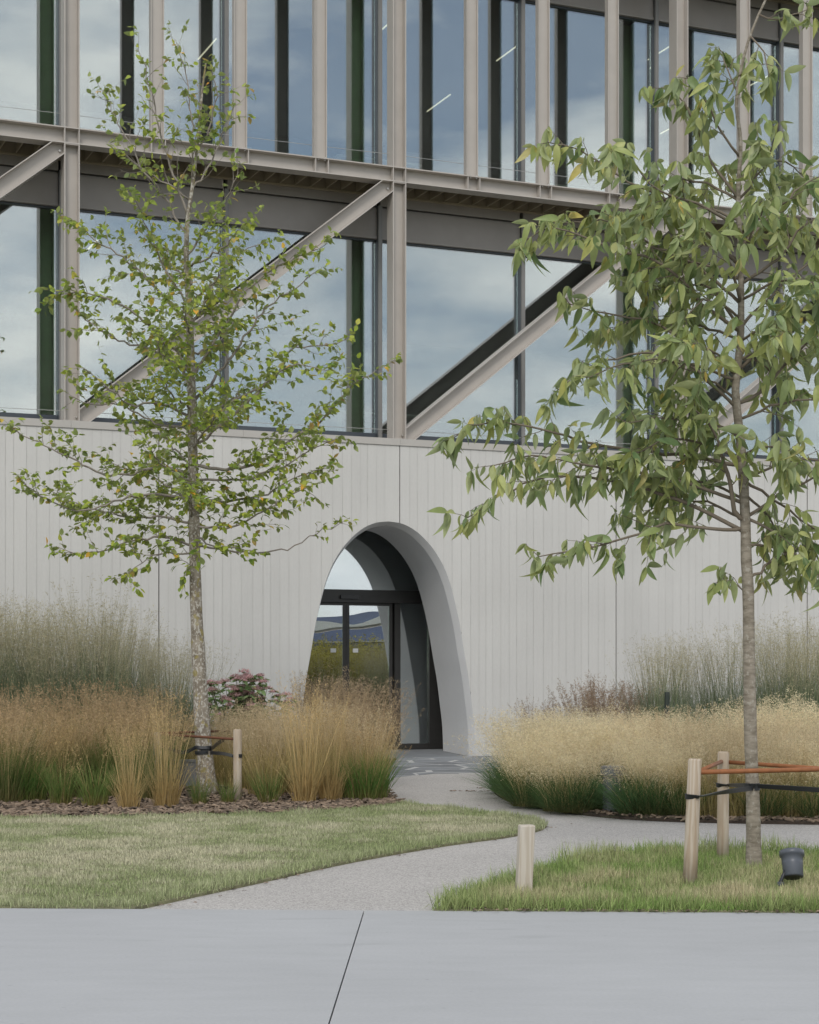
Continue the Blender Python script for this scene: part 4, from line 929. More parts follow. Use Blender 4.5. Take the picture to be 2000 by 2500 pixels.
# ------------------------------------------------------------------ bark mulch, fallen leaves
rc = np.random.default_rng(41)
CH = []
for k in range(4):
    a, b, c = rc.uniform(0.025, 0.06), rc.uniform(0.008, 0.02), rc.uniform(0.003, 0.007)
    j = rc.uniform(0.6, 1.0, 4)
    mb = MB(); vs = [(-a * j[0], -b, -c), (a, -b * j[1], -c), (a * j[2], b, -c), (-a, b * j[3], -c), (-a * j[0], -b * .8, c), (a * .9, -b * j[1], c), (a * j[2], b * .7, c), (-a * .8, b * j[3], c)]
    mb.add(vs, [(3, 2, 1, 0), (4, 5, 6, 7), (0, 1, 5, 4), (1, 2, 6, 5), (2, 3, 7, 6), (3, 0, 4, 7)])
    me = bpy.data.meshes.new('chip'); me.from_pydata(mb.v, [], mb.f); me.materials.append(M['chip']); CH.append((me, np.array(mb.v), mb.f))
def mulch(bed, poly, n_single, n_mass, pick):
    P = np.array([p[:2] for p in poly]); pos = []
    while len(pos) < n_single + n_mass:
        x, y = pick(); 
        if inside(np.array([x]), np.array([y]), P)[0]: pos.append((x, y))
    pos.sort(key=lambda q: q[1])
    mass = MB()
    for i, (x, y) in enumerate(pos):
        me, v, f = CH[int(rc.integers(4))]
        mt = Matrix.Translation((x, y, 0.032 + rc.uniform(0, 0.016))) @ Matrix.Rotation(rc.uniform(0, 6.28), 4, 'Z') @ Matrix.Rotation(rc.normal(0, 0.35), 4, 'X') @ Matrix.Rotation(rc.normal(0, 0.25), 4, 'Y') @ Matrix.Scale(rc.uniform(0.6, 1.25), 4)
        if i < n_single: o = link('bark_chip', me, bed); o.matrix_local = mt
        else: mass.add([tuple(mt @ Vector(p)) for p in v], f)
    tag(mass.build('bark_mulch', M['chip'], bed), kind='stuff')
xf = np.array(lawn_back)
def pick_l():
    x = rc.uniform(-4.8, 0.1); yb = np.interp(x, xf[::-1, 0], xf[::-1, 1]); return x, yb + abs(rc.normal(0.15, 0.9)) + (0 if rc.random() < .5 else rc.uniform(0, 3.5))
mulch(bed_left, BED_L, 280, 4200, pick_l)
br_ = np.array(BED_R)
def pick_r(): x = rc.uniform(0.9, 5.2); return x, 16.3 + abs(rc.normal(0, 0.9)) + max(0, (2.2 - x)) * 1.2
mulch(bed_right, BED_R, 150, 1600, pick_r)
# small fallen leaves and crumbs on the path, along the lawn edges and in the construction joint
mb = MB(); spots = [G(1295 + rc.uniform(-12, 12), 1932 + rc.normal(0, 2)) for _ in range(14)] + [G(rc.uniform(1100, 1195), 1932.5 + rc.normal(0, 0.6)) for _ in range(60)]
spots = [G(rc.uniform(1165, 1192), 1925 + rc.normal(0, 1.0)) for _ in range(12)] + spots[14:]
spots += [G(rc.uniform(900, 1900), rc.uniform(1950, 2070)) for _ in range(40)]
for _ in range(110):
    q = lawn_curve[int(rc.integers(len(lawn_curve)))]; spots.append((q[0] + rc.normal(0, 0.05), q[1] - abs(rc.normal(0, 0.04)), 0))
for _ in range(160): x = rc.uniform(0.3, 3.2); spots.append((x, edge_y(x) + rc.normal(0, 0.03), 0.02))
for _ in range(36): x = rc.uniform(-3.0, 3.0); spots.append((x, edge_y(x) + rc.uniform(0.1, 4.5) if x < -0.3 else edge_y(x) + rc.uniform(0.05, 1.0), 0.03))
for (x, y, z) in spots:
    s = rc.uniform(0.008, 0.024); a = rc.uniform(0, 6.28); ca, sa = math.cos(a), math.sin(a)
    pts = [(-1, 0, .1), (-.3, -.45, .25), (.5, -.35, .3), (1, 0, .15), (.4, .4, .45), (-.4, .4, .4)]
    mb.add([(x + s * (p[0] * ca - p[1] * sa), y + s * (p[0] * sa + p[1] * ca), max(0, z) + 0.004 + s * p[2]) for p in pts], [(0, 1, 2, 3, 4, 5)])
tag(mb.build('fallen_leaves', M['chip']), 'small brown fallen leaves and crumbs scattered on the path', 'fallen leaves', kind='stuff')
# ------------------------------------------------------------------ trees
def leaf_mesh(name, L, Wd, curve, fold, mat, k=6, p0=0.9):
    """a pointed leaf along +Y, folded on the midrib and arched"""
    t = np.linspace(0, 1, k); wv = Wd / 2 * np.sin(math.pi * t ** p0) ** 0.85 * (1 - 0.25 * t); wv[0] = Wd * 0.02; wv[-1] = 0.0
    yy = L * (t - 0.10 * curve * t ** 2); zz = -L * curve * t ** 2
    mid = np.stack([0 * t, yy, zz], 1); lf = np.stack([-wv, yy, zz + fold * wv], 1)[1:-1]; rt = np.stack([wv, yy, zz + fold * wv], 1)[1:-1]
    V = np.vstack([mid, lf, rt]); F = []; a, b = k, k + (k - 2)
    for s, o in ((0, a), (1, b)):
        def q(i): return 0 if i == 0 else (k - 1 if i == k - 1 else o + i - 1)
        for i in range(k - 1):
            tri = [(i, i + 1, q(i + 1)), (i, q(i + 1), q(i))]
            for f in tri:
                if len(set(f)) == 3: F.append(f if s == 0 else f[::-1])
    return V, np.array(F)

def frame(dirn, normal):
    y = dirn / (np.linalg.norm(dirn) + 1e-9); z = normal - y * (normal @ y); z /= np.linalg.norm(z) + 1e-9; x = np.cross(y, z)
    return np.stack([x, y, z], 1)

def grow(tree, spec, rng):
    """branches as given lines; twigs, side twigs and leaves grown along them. Returns the leaves"""
    leaves = []
    for bi, (pts, r0, full) in enumerate(spec['branches']):
        P = smooth_line(np.array(pts), 0.08); P[1:-1] += rng.normal(0, spec['wob'], P[1:-1].shape)
        n = len(P); seg = np.linalg.norm(np.diff(P, axis=0), axis=1); s = np.concatenate([[0], np.cumsum(seg)]); L = s[-1]
        mb = MB(); mb.tube(P, r0 * (1 - 0.85 * (s / L)) + 0.0022, 7)
        T = np.gradient(P, axis=0); T /= np.linalg.norm(T, axis=1)[:, None]
        pos = spec['start'] * L * rng.uniform(0.6, 1.1) if full > 0 else L * 0.75; side = 1
        while pos < L:
            i = min(int(np.searchsorted(s, pos)), n - 1); t = T[i]; f = pos / L
            up = np.array([0, 0, 1.0]); lat = np.cross(t, up); lat /= np.linalg.norm(lat) + 1e-9
            rad = lat * side * math.cos(q := rng.normal(0, 0.8)) + np.cross(lat, t) * math.sin(q); side = -side
            d = t * rng.uniform(0.5, 1.0) + rad * rng.uniform(0.6, 1.1) + up * spec['lift']; d /= np.linalg.norm(d)
            ln = spec['twig'] * rng.uniform(0.5, 1.25) * (1 - 0.62 * f) * min(1.0, 0.45 + L / 1.8)
            if full <= 0: ln *= 0.6
            m = max(3, int(ln / 0.06)); q_ = np.zeros((m + 1, 3)); q_[0] = P[i]; dd = d.copy()
            for k in range(m):
                dd = dd + rng.normal(0, 0.16, 3) + np.array([0, 0, spec['bend']]) * (k / m); dd /= np.linalg.norm(dd); q_[k + 1] = q_[k] + dd * ln / m
            mb.tube(q_, np.linspace(0.0046 if ln > .25 else 0.0032, 0.0012, m + 1), 4, caps=False)
            spec['place'](leaves, q_, rng, mb, full, f)
            pos += spec['gap'] * rng.uniform(0.6, 1.4)
        spec['place'](leaves, P[int(n * 0.72):], rng, mb, full, 1.0)
        mb.build('branch', spec['twig_mat'], tree, smooth=True)
    return leaves

def dress(tree, leaves, kinds, mat, n_single, rng, stuff_name):
    """the leaves nearest the viewer as single objects, the others joined"""
    leaves.sort(key=lambda e: e[0][1])
    mes = []
    for V, F in kinds:
        me = fast_mesh('leaf', V, F, mat, np.zeros_like(V), smooth=True); mes.append(me)
    Vs, Fs, Cs, off = [], [], [], 0
    for i, (p, R, sc, kd) in enumerate(leaves):
        if i < n_single:
            o = link('leaf', mes[kd], tree); m4 = Matrix.Identity(4)
            for a in range(3):
                for b in range(3): m4[a][b] = R[a][b] * sc
                m4[a][3] = p[a]
            o.matrix_local = m4
        else:
            V, F = kinds[kd]; Vs.append((V * sc) @ R.T + p); Fs.append(F + off); off += len(V); Cs.append(np.full((len(V), 3), rng.random()))
    me = fast_mesh(stuff_name, np.vstack(Vs), np.vstack(Fs), mat, np.vstack(Cs), smooth=True)
    return tag(link('crown', me, tree), kind='stuff')

def branch_line(tree_loc, dist, pts, depth, rng):
    """picture positions (1725 px wide) to a branch that also runs towards (-) or away from (+) the viewer"""
    n = len(pts); out = []
    for i, (x, y) in enumerate(pts):
        d = dist + depth * (i / (n - 1)) ** 1.2; out.append(W(x / 0.8625, y / 0.8625, d) - tree_loc)
    return out

# ---- lichen-barked tree in the left bed
rt = np.random.default_rng(51); TD = 20.2
base = W(437 / 0.8625, 1660 / 0.8625, TD); loc = np.array([base[0], TD, 0.08])
tree = empty('young_tree', tuple(loc), label='slender small-leaved tree with lichen-spotted trunk standing in the bark mulch bed', cat='tree')
trunk_px = [(438, 1690), (434, 1640), (428, 1560), (421, 1440), (414, 1300), (411, 1200), (409, 1100), (407, 1000), (405, 900), (403, 800), (400, 700), (397, 620), (392, 560), (393, 500), (396, 455), (404, 400), (413, 330), (420, 260), (426, 190), (434, 130)]
TP = np.array([W(x / 0.8625, y / 0.8625, TD) - loc for x, y in trunk_px]); TP[0][2] = -0.12
TS = smooth_line(TP, 0.15); hh = TS[:, 2]
rad = np.interp(hh, [0, 0.10, 0.35, 0.9, 2.2, 3.6, 5.0, 6.0, 7.0, 9.2], [0.135, 0.115, 0.100, 0.088, 0.068, 0.058, 0.046, 0.032, 0.020, 0.004])
mb = MB(); mb.tube(TS, rad * (1 + 0.03 * np.sin(hh * 9)), 14); mb.build('trunk', M['bark_l'], tree, smooth=True)
def BL(pts, depth, r0, full=1.0): return (branch_line(loc, TD, pts, depth, rt), r0, full)
Lb = [
    BL([(396, 455), (378, 400), (352, 330), (334, 260), (316, 180), (292, 108)], -0.25, 0.014, 0.55), BL([(404, 400), (408, 300), (398, 200), (385, 130), (368, 82)], 0.3, 0.011, 0.55),
    BL([(413, 330), (440, 270), (455, 200), (440, 130)], -0.3, 0.010, 0.55), BL([(404, 400), (445, 340), (475, 270), (492, 215)], 0.3, 0.011, 0.55),
    BL([(393, 500), (350, 420), (300, 350), (250, 260), (215, 190)], 0.35, 0.013, 0.55), BL([(392, 540), (440, 470), (475, 420), (500, 370)], -0.4, 0.012, 0.55),
    BL([(398, 420), (340, 380), (280, 340), (235, 310)], -0.3, 0.010, 0.55), BL([(400, 690), (340, 620), (280, 560), (200, 505), (140, 455)], 0.3, 0.016, 1.0),
    BL([(402, 780), (330, 700), (270, 650), (200, 620), (110, 612)], -0.5, 0.017, 1.0), BL([(399, 650), (345, 560), (310, 480), (285, 420)], -0.4, 0.012, 1.0),
    BL([(403, 800), (330, 740), (260, 720), (190, 680), (150, 640)], 0.6, 0.015, 1.0), BL([(405, 880), (340, 850), (270, 850), (210, 800), (175, 775)], -0.4, 0.016, 1.0),
    BL([(405, 900), (330, 890), (250, 850), (190, 850), (150, 835)], 0.4, 0.013, 1.0), BL([(407, 1000), (340, 985), (230, 1000), (150, 965), (70, 925), (22, 902)], 0.2, 0.018, 1.0),
    BL([(408, 1050), (330, 1040), (240, 1055), (160, 1075), (85, 1045), (45, 1012)], -0.5, 0.016, 1.0), BL([(409, 1100), (330, 1090), (250, 1085), (170, 1065), (120, 1040)], 0.6, 0.014, 1.0),
    BL([(410, 1150), (340, 1130), (260, 1145), (190, 1165), (122, 1152)], -0.2, 0.014, 1.0), BL([(410, 1165), (370, 1165), (320, 1170), (270, 1205)], -0.5, 0.010, 1.0),
    BL([(400, 700), (450, 600), (500, 540), (560, 510)], 0.5, 0.013, 0.78), BL([(403, 800), (470, 690), (530, 600), (590, 560), (685, 515)], 0.2, 0.017, 0.78),
    BL([(404, 850), (480, 760), (560, 650), (620, 610), (660, 575)], -0.3, 0.017, 0.78), BL([(405, 880), (500, 840), (570, 800), (620, 735), (690, 728), (738, 712)], 0.4, 0.017, 0.78),
    BL([(406, 940), (470, 890), (540, 830), (610, 770), (690, 780)], -0.5, 0.015, 1.0), BL([(407, 980), (520, 985), (600, 935), (680, 880), (740, 815), (805, 775)], 0.2, 0.019, 1.0),
    BL([(408, 1010), (500, 1010), (590, 985), (660, 945), (718, 920)], -0.3, 0.014, 1.0), BL([(408, 1060), (490, 1055), (560, 1040), (620, 1005), (690, 985)], 0.4, 0.014, 1.0),
    BL([(409, 1110), (480, 1110), (540, 1085), (620, 1040), (660, 1020)], -0.5, 0.013, 1.0), BL([(410, 1150), (480, 1160), (560, 1165), (620, 1150), (680, 1118), (716, 1102)], 0.2, 0.012, 0),
    BL([(409, 1130), (450, 1150), (500, 1155), (530, 1160)], -0.4, 0.010, 1.0), BL([(411, 1180), (400, 1190), (385, 1180)], -0.2, 0.006, 1.0),
]
for k in range(16):          # boughs that run towards and away from the viewer
    y = 560 + k * 38; s = 1 if k % 2 else -1; dx = rt.uniform(-110, 110)
    Lb.append(BL([(403, y), (403 + dx * .4, y - 20), (403 + dx * .8, y - 45), (403 + dx, y - 75)], s * rt.uniform(0.9, 1.5), 0.013, 0.95))
def place_small(leaves, q, rng, mb, full, f):
    n = len(q); side = 1
    if full <= 0 and f < 0.5: return
    dn = full if 0 < full < 1 else 1.0
    for i in range(1, n):
        t = q[i] - q[i - 1]; t /= np.linalg.norm(t) + 1e-9
        # short side twig with three or four leaves
        if rng.random() < (0.74 * dn if full > 0 else 0.3):
            lat = np.cross(t, [0, 0, 1.0]); lat /= np.linalg.norm(lat) + 1e-9; d = t * 0.7 + lat * side * rng.uniform(0.5, 1.0) + rng.normal(0, 0.25, 3); d /= np.linalg.norm(d)
            ln = rng.uniform(0.05, 0.15); e = q[i] + d * ln; mb.tube([q[i], q[i] + d * ln * .5 + rng.normal(0, .004, 3), e], [0.0016, 0.0013, 0.001], 3, caps=False)
            for a in rng.uniform(0.2, 1.05, rng.integers(2, 5)): put_small(leaves, q[i] + d * ln * min(a, 1), d, lat * rng.choice([-1, 1]), rng)
        if rng.random() < 0.8 * dn: put_small(leaves, q[i], t, np.cross(t, [0, 0, 1.0]) * side, rng)
        side = -side
def put_small(leaves, p, t, lat, rng):
    d = t * 0.5 + lat * rng.uniform(0.4, 1.0) + np.array([0, 0, rng.normal(-0.22, 0.35)]) + rng.normal(0, 0.2, 3)
    nrm = np.array([0, 0, 1.0]) + rng.normal(0, 0.55, 3); leaves.append((p, frame(d, nrm), rng.uniform(0.65, 1.2), int(rng.integers(3))))
lv = grow(tree, dict(branches=Lb, wob=0.012, start=0.10, twig=0.62, gap=0.115, lift=0.25, bend=0.10, place=place_small, twig_mat=M['twig_l']), rt)
# leaves right on the trunk
for _ in range(240):
    z = rt.uniform(3.2, 6.6); i = int(np.argmin(abs(TS[:, 2] - z))); a = rt.uniform(0, 6.28); o = np.array([math.cos(a), math.sin(a), 0.2])
    put_small(lv, TS[i] + o * rt.uniform(0.05, 0.25), o, np.cross(o, [0, 0, 1]), rt)
SMALL = [leaf_mesh('s', 0.086, 0.060, c, f_, None, 5) for c, f_ in ((0.15, 0.25), (0.35, 0.4), (0.05, 0.1))]
dress(tree, lv, SMALL, M['leaf_small'], 300, rt, 'small_leaf_crown')
print('small leaves', len(lv))

# ---- smooth-barked large-leaved tree in the right lawn
rr = np.random.default_rng(61); TD2 = 12.60
b2 = W(1842, 2121, TD2); loc2 = np.array([b2[0], TD2, 0.015])
tree2 = empty('young_tree', tuple(loc2), label='large drooping-leaved young tree with smooth grey trunk tied to stakes in the grass', cat='tree')
tp2 = [(1590, 1850), (1588, 1825), (1586, 1700), (1581, 1550), (1578, 1400), (1576, 1250), (1572, 1180), (1570, 1100), (1565, 1000), (1560, 930), (1553, 870), (1549, 820), (1555, 760), (1560, 700), (1561, 600), (1558, 500), (1555, 400), (1560, 300), (1551, 220), (1560, 150), (1575, 90), (1598, 30), (1622, -25), (1640, -120)]
TP2 = np.array([W(x / 0.8625, y / 0.8625, TD2) - loc2 for x, y in tp2]); TP2[0][2] = -0.03
TS2 = smooth_line(TP2, 0.08); h2 = TS2[:, 2]
rad2 = np.interp(h2, [0, 0.06, 0.25, 1.0, 2.0, 2.6, 3.4, 4.4, 5.4, 6.3, 7.0], [0.066, 0.058, 0.052, 0.046, 0.041, 0.037, 0.030, 0.020, 0.013, 0.008, 0.003])
rad2 = rad2 * (1 + 0.025 * np.sin(h2 * 7.0) + 0.02 * np.sin(h2 * 23.0))
mb = MB(); mb.tube(TS2, rad2, 14); mb.build('trunk', M['bark_r'], tree2, smooth=True)
def BR(pts, depth, r0, full=1.0): return (branch_line(loc2, TD2, pts, depth, rr), r0, full)
Rb = [
    BR([(1570, 1110), (1500, 1115), (1400, 1105), (1300, 1140), (1200, 1160), (1135, 1172)], -0.3, 0.012), BR([(1568, 1120), (1450, 1060), (1300, 1015), (1150, 1005), (1060, 1040), (985, 1090)], 0.2, 0.014),
    BR([(1566, 1060), (1420, 1010), (1260, 985), (1120, 960), (1040, 980)], -0.5, 0.012), BR([(1570, 1095), (1545, 1075), (1532, 1000), (1510, 930), (1488, 880), (1440, 850)], -0.35, 0.017),
    BR([(1562, 980), (1400, 955), (1250, 935), (1120, 900), (1010, 890), (950, 925)], 0.25, 0.013), BR([(1556, 900), (1480, 900), (1400, 880), (1320, 890)], -0.5, 0.009),
    BR([(1552, 860), (1450, 770), (1350, 745), (1250, 770), (1170, 825)], -0.2, 0.011), BR([(1553, 790), (1460, 720), (1370, 680), (1280, 660), (1200, 640)], 0.4, 0.011),
    BR([(1560, 700), (1480, 640), (1400, 560), (1280, 520), (1170, 480), (1100, 510)], -0.25, 0.012), BR([(1560, 640), (1470, 560), (1380, 520), (1290, 470), (1180, 470)], 0.45, 0.011),
    BR([(1559, 560), (1480, 480), (1400, 420), (1300, 370), (1220, 315), (1155, 300)], 0.2, 0.012), BR([(1557, 480), (1470, 430), (1390, 400), (1320, 330), (1290, 310)], -0.4, 0.010),
    BR([(1556, 420), (1500, 340), (1470, 270), (1430, 200), (1396, 185)], 0.2, 0.010), BR([(1558, 330), (1510, 260), (1480, 200), (1450, 165)], -0.3, 0.008),
    BR([(1556, 200), (1530, 150), (1520, 110)], 0.2, 0.005), BR([(1580, 75), (1610, 110), (1620, 160)], -0.2, 0.005),
    BR([(1570, 1090), (1630, 1120), (1690, 1180), (1740, 1225)], -0.2, 0.010), BR([(1568, 1040), (1620, 1090), (1655, 1170)], 0.3, 0.009), BR([(1572, 1150), (1640, 1155), (1720, 1215)], 0.4, 0.009),
    BR([(1570, 1090), (1640, 1045), (1725, 1000), (1790, 990)], -0.3, 0.012), BR([(1566, 1010), (1640, 1060), (1710, 1110), (1770, 1150)], 0.3, 0.010),
    BR([(1575, 1218), (1602, 1205), (1630, 1180), (1690, 1150), (1760, 1150)], 0.2, 0.010), BR([(1553, 850), (1600, 830), (1660, 760), (1730, 700), (1800, 680)], 0.3, 0.012),
    BR([(1556, 780), (1620, 720), (1680, 660), (1760, 640)], -0.5, 0.011), BR([(1560, 690), (1630, 620), (1700, 560), (1780, 540)], 0.4, 0.011),
    BR([(1559, 600), (1640, 540), (1700, 470), (1780, 430)], -0.3, 0.011), BR([(1558, 520), (1630, 450), (1690, 390), (1760, 360)], 0.3, 0.010),
    BR([(1556, 420), (1610, 350), (1630, 295), (1640, 260)], -0.2, 0.008), BR([(1598, 30), (1640, 40), (1700, 20)], 0.1, 0.005),
    BR([(1560, 640), (1540, 560), (1500, 500), (1460, 460)], -0.6, 0.010), BR([(1559, 560), (1590, 480), (1610, 420)], -0.6, 0.009),
    BR([(1553, 790), (1500, 740), (1440, 720)], -0.7, 0.010), BR([(1556, 720), (1610, 690), (1650, 700)], -0.7, 0.009), BR([(1562, 960), (1610, 940), (1660, 950)], -0.5, 0.009),
    BR([(1560, 690), (1500, 610), (1430, 600), (1380, 610)], 0.6, 0.010), BR([(1555, 760), (1600, 760), (1660, 830)], 0.6, 0.009), BR([(1577, 1260), (1545, 1225), (1505, 1228)], 0.05, 0.004),
]
for k in range(18):          # boughs filling the crown between the tiers
    y = 380 + k * 42; sgn = -1 if k % 3 else 1; ext = rr.uniform(120, 330) * (0.6 + 0.4 * min(1, (y - 250) / 500)); x0 = float(np.interp(y, [p[1] for p in tp2[::-1]], [p[0] for p in tp2[::-1]]))
    Rb.append(BR([(x0, y), (x0 + sgn * ext * .35, y - 35), (x0 + sgn * ext * .7, y - 40), (x0 + sgn * ext, y - 5)], rr.choice([-1, 1]) * rr.uniform(0.3, 0.75), 0.009))
FRUIT = []
def place_large(leaves, q, rng, mb, full, f):
    n = len(q); side = 1
    for i in range(1, n):
        t = q[i] - q[i - 1]; t /= np.linalg.norm(t) + 1e-9; lat = np.cross(t, [0, 0, 1.0]); lat /= np.linalg.norm(lat) + 1e-9
        k = 1 if rng.random() < 0.72 else 2
        if i == n - 1: k = 4
        for _ in range(k):
            o = lat * side * rng.uniform(0.2, 0.9) + t * rng.uniform(-0.1, 0.7) + np.array([0, 0, -rng.uniform(0.7, 2.2)]) + rng.normal(0, 0.15, 3)
            if rng.random() < 0.14: o[2] = rng.uniform(-0.2, 0.25)
            st = q[i] + (lat * side * 0.4 + np.array([0, 0, 0.2]) + t * .4) * rng.uniform(0.012, 0.03)
            mb.tube([q[i], (q[i] + st) / 2 + np.array([0, 0, .003]), st], [0.0013, 0.0012, 0.001], 3, caps=False)
            az = rng.uniform(0, 6.28); nrm = np.array([math.cos(az), math.sin(az), rng.uniform(0.1, 0.9)])
            leaves.append((st, frame(o, nrm), rng.uniform(0.5, 1.15), int(rng.integers(6)))); side = -side
        if rng.random() < 0.05:
            c = q[i] + np.array([rng.normal(0, .01), rng.normal(0, .01), 0.015]); FRUIT.extend([c + rng.normal(0, 0.009, 3) for _ in range(3)])
lv2 = grow(tree2, dict(branches=Rb, wob=0.006, start=0.16, twig=0.36, gap=0.088, lift=0.12, bend=-0.10, place=place_large, twig_mat=M['twig']), rr)
LARGE = [leaf_mesh('l', ln_, wd_, c, f_, None, 8, 0.8) for c, f_, ln_, wd_ in ((0.24, 0.40, 0.170, 0.060), (0.50, 0.55, 0.180, 0.056), (0.12, 0.30, 0.155, 0.064), (0.36, 0.2, 0.166, 0.058), (0.66, 0.65, 0.186, 0.064), (-0.14, 0.5, 0.14, 0.054))]
dress(tree2, lv2, LARGE, M['leaf_large'], 300, rr, 'large_leaf_crown')
mb = MB()
for c in FRUIT:
    v = [(0, 0, 1), (.9, 0, 0), (0, .9, 0), (-.9, 0, 0), (0, -.9, 0), (0, 0, -1)]
    mb.add([tuple(c + 0.0065 * np.array(p)) for p in v], [(0, 1, 2), (0, 2, 3), (0, 3, 4), (0, 4, 1), (5, 2, 1), (5, 3, 2), (5, 4, 3), (5, 1, 4)])
tag(mb.build('fruit_cluster', M['fruit'], tree2, smooth=True), kind='stuff')
print('large leaves', len(lv2))

# ------------------------------------------------------------------ shrub with pink flower heads
rs = np.random.default_rng(71)
shr = empty('flowering_shrub', (at(600, 23.0)[0], 23.0, 0.02), label='leafy shrub with dusky pink flower heads between the trunk and the arched doorway', cat='shrub')
lvs = []; stem = MB(); heads = []
for k in range(80):
    a = rs.uniform(0, 6.28); r = rs.uniform(0, 0.62); hgt = rs.uniform(0.95, 1.42) - 0.3 * r
    p0 = np.array([r * .4 * math.cos(a), r * .4 * math.sin(a), 0]); p1 = np.array([r * 1.05 * math.cos(a), r * math.sin(a) * 0.9, hgt])
    q = smooth_line(np.array([p0, p0 * .6 + p1 * .4 + [0, 0, .12], p1]), 0.1); stem.tube(q, np.linspace(0.008, 0.003, len(q)), 5)
    for i in range(3, len(q)):
        for s in range(3):
            az = rs.uniform(0, 6.28); d = np.array([math.cos(az), math.sin(az), rs.uniform(-0.4, 0.3)]); lvs.append((q[i], frame(d, np.array([0, 0, 1.0]) + rs.normal(0, .4, 3)), rs.uniform(0.6, 1.2), 0))
    heads.append((p1, rs.uniform(0.05, 0.085)))
stem.build('stem', M['twig'], shr, smooth=True)
V0, F0 = leaf_mesh('sl', 0.14, 0.06, 0.2, 0.3, None, 5)
Vs = []; Fs = []; Cs = []; off = 0
for (p, R, sc, kd) in lvs:
    Vs.append((V0 * sc) @ R.T + p); Fs.append(F0 + off); off += len(V0); Cs.append(np.tile(np.array([0.25, 0.36, 0.15]) * rs.uniform(0.6, 1.5), (len(V0), 1)))
tag(link('foliage', fast_mesh('shrub_foliage', np.vstack(Vs), np.vstack(Fs), M['plant'], np.vstack(Cs)), shr), kind='stuff')
for (p, rd) in heads:
    k = 150; d = rs.normal(0, 1, (k, 3)); d[:, 2] = abs(d[:, 2]) * 0.8; d /= np.linalg.norm(d, axis=1)[:, None]; c = p + d * rd * np.array([1.1, 1.1, 0.7]) * rs.uniform(0.5, 1, (k, 1))
    s = rs.normal(0, 1, (k, 3)); s /= np.linalg.norm(s, axis=1)[:, None]; t = np.cross(s, d); e = 0.009
    V = np.stack([c - s * e, c + t * e, c + s * e, c - t * e], 1).reshape(-1, 3); F = np.arange(k * 4).reshape(k, 4)
    C = np.repeat(np.array([[0.70, 0.44, 0.44]]) * rs.uniform(0.5, 1.35, (k, 1)), 4, axis=0)
    link('flower_head', fast_mesh('flower_head', V, F, M['plant'], C), shr)

# ------------------------------------------------------------------ stakes, rods, straps, lamps
def round_stake(loc, r, h, lean, label, group=None, mat='stake'):
    mb = MB(); n = 16; prof = [(0, 1.04), (h * 0.3, 1.0), (h * 0.7, 0.985), (h - 0.012, 0.97), (h, 0.86)]
    P = np.array([(lean[0] * z / h, lean[1] * z / h, z) for z, _ in prof]); mb.tube(P, [r * k for _, k in prof], n)
    o = mb.build('tree_stake', M[mat], None, smooth=False); o.location = loc
    for p in o.data.polygons: p.use_smooth = len(p.vertices) == 4
    return tag(o, label, 'stake', group)
S1 = np.array([*G(1684, 2170)[:2], 0.0]); S2 = np.array([*at(1765, 13.1), 0.0]); S3 = np.array([3.22, 12.35, 0.0])
round_stake(tuple(S1), 0.0465, 0.86, (0.035, 0.0), 'round wooden stake nearest the pavement, with knot, beside the smooth-barked tree', 'stakes round the smooth-barked tree')
round_stake(tuple(S2), 0.044, 0.84, (0.004, 0.0), 'round wooden stake standing behind the front one, close to the smooth trunk', 'stakes round the smooth-barked tree')
round_stake(tuple(S3), 0.045, 0.85, (0, 0), 'round wooden stake at the photo edge on the far side of the smooth trunk', 'stakes round the smooth-barked tree')
def rod(a, b, r, mat, label): return tag(MB().tube([a, (np.asarray(a) + b) / 2, b], r, 8).build('tie_rod', M[mat], smooth=True), label, 'rod', 'tie rods between the stakes')
h1 = np.array([0.032, 0, 0])
rod(S1 + h1 + [0.03, 0, 0.772], S3 + [-0.04, -0.01, 0.758], 0.0165, 'rod', 'rust-brown rod running from the front stake across the smooth trunk')
rod(S2 + [0.04, 0, 0.762], S3 + [-0.03, 0.01, 0.735], 0.0155, 'rod', 'rust-brown rod passing behind the smooth trunk')
rod(S1 + h1 + [0.03, 0.02, 0.775], S2 + [-0.02, -0.045, 0.768], 0.0155, 'rod', 'short rust-brown rod joining the two visible stakes')
def strap(pts, w, twist, label, group):
    P = smooth_line(np.array(pts), 0.05); n = len(P); mb = MB(); T_ = np.gradient(P, axis=0); T_ /= np.linalg.norm(T_, axis=1)[:, None]; vs = []
    for i in range(n):
        s = np.cross(T_[i], [0, 0, 1.0]); s /= np.linalg.norm(s) + 1e-9; u_ = np.array([0, 0, 1.0]) - T_[i] * T_[i][2]; u_ /= np.linalg.norm(u_)
        a = twist * math.exp(-((i / (n - 1) - 0.35) / 0.18) ** 2); y = u_ * math.cos(a) + s * math.sin(a); x = s * math.cos(a) - u_ * math.sin(a)
        for (ky, kx) in ((-1, -1), (1, -1), (1, 1), (-1, 1)): vs.append(P[i] + y * ky * w / 2 + x * kx * 0.0025)
    mb.add(vs, [(i * 4 + k, i * 4 + (k + 1) % 4, i * 4 + 4 + (k + 1) % 4, i * 4 + 4 + k) for i in range(n - 1) for k in range(4)])
    return tag(mb.build('tie_strap', M['strap'], smooth=False), label, 'strap', group)
def wrap(c, r, a0, a1, z, k=9): return [(c[0] + r * math.cos(a), c[1] + r * math.sin(a), z) for a in np.linspace(a0, a1, k)]
tz = lambda z: np.array([loc2[0], loc2[1], 0]) + np.array([np.interp(z, TS2[:, 2], TS2[:, 0]), 0, 0])
RTK = 0.053; gs = 'rubber straps on the smooth-barked tree'
c1 = S1 + h1 * 0.75; tt = tz(0.60)
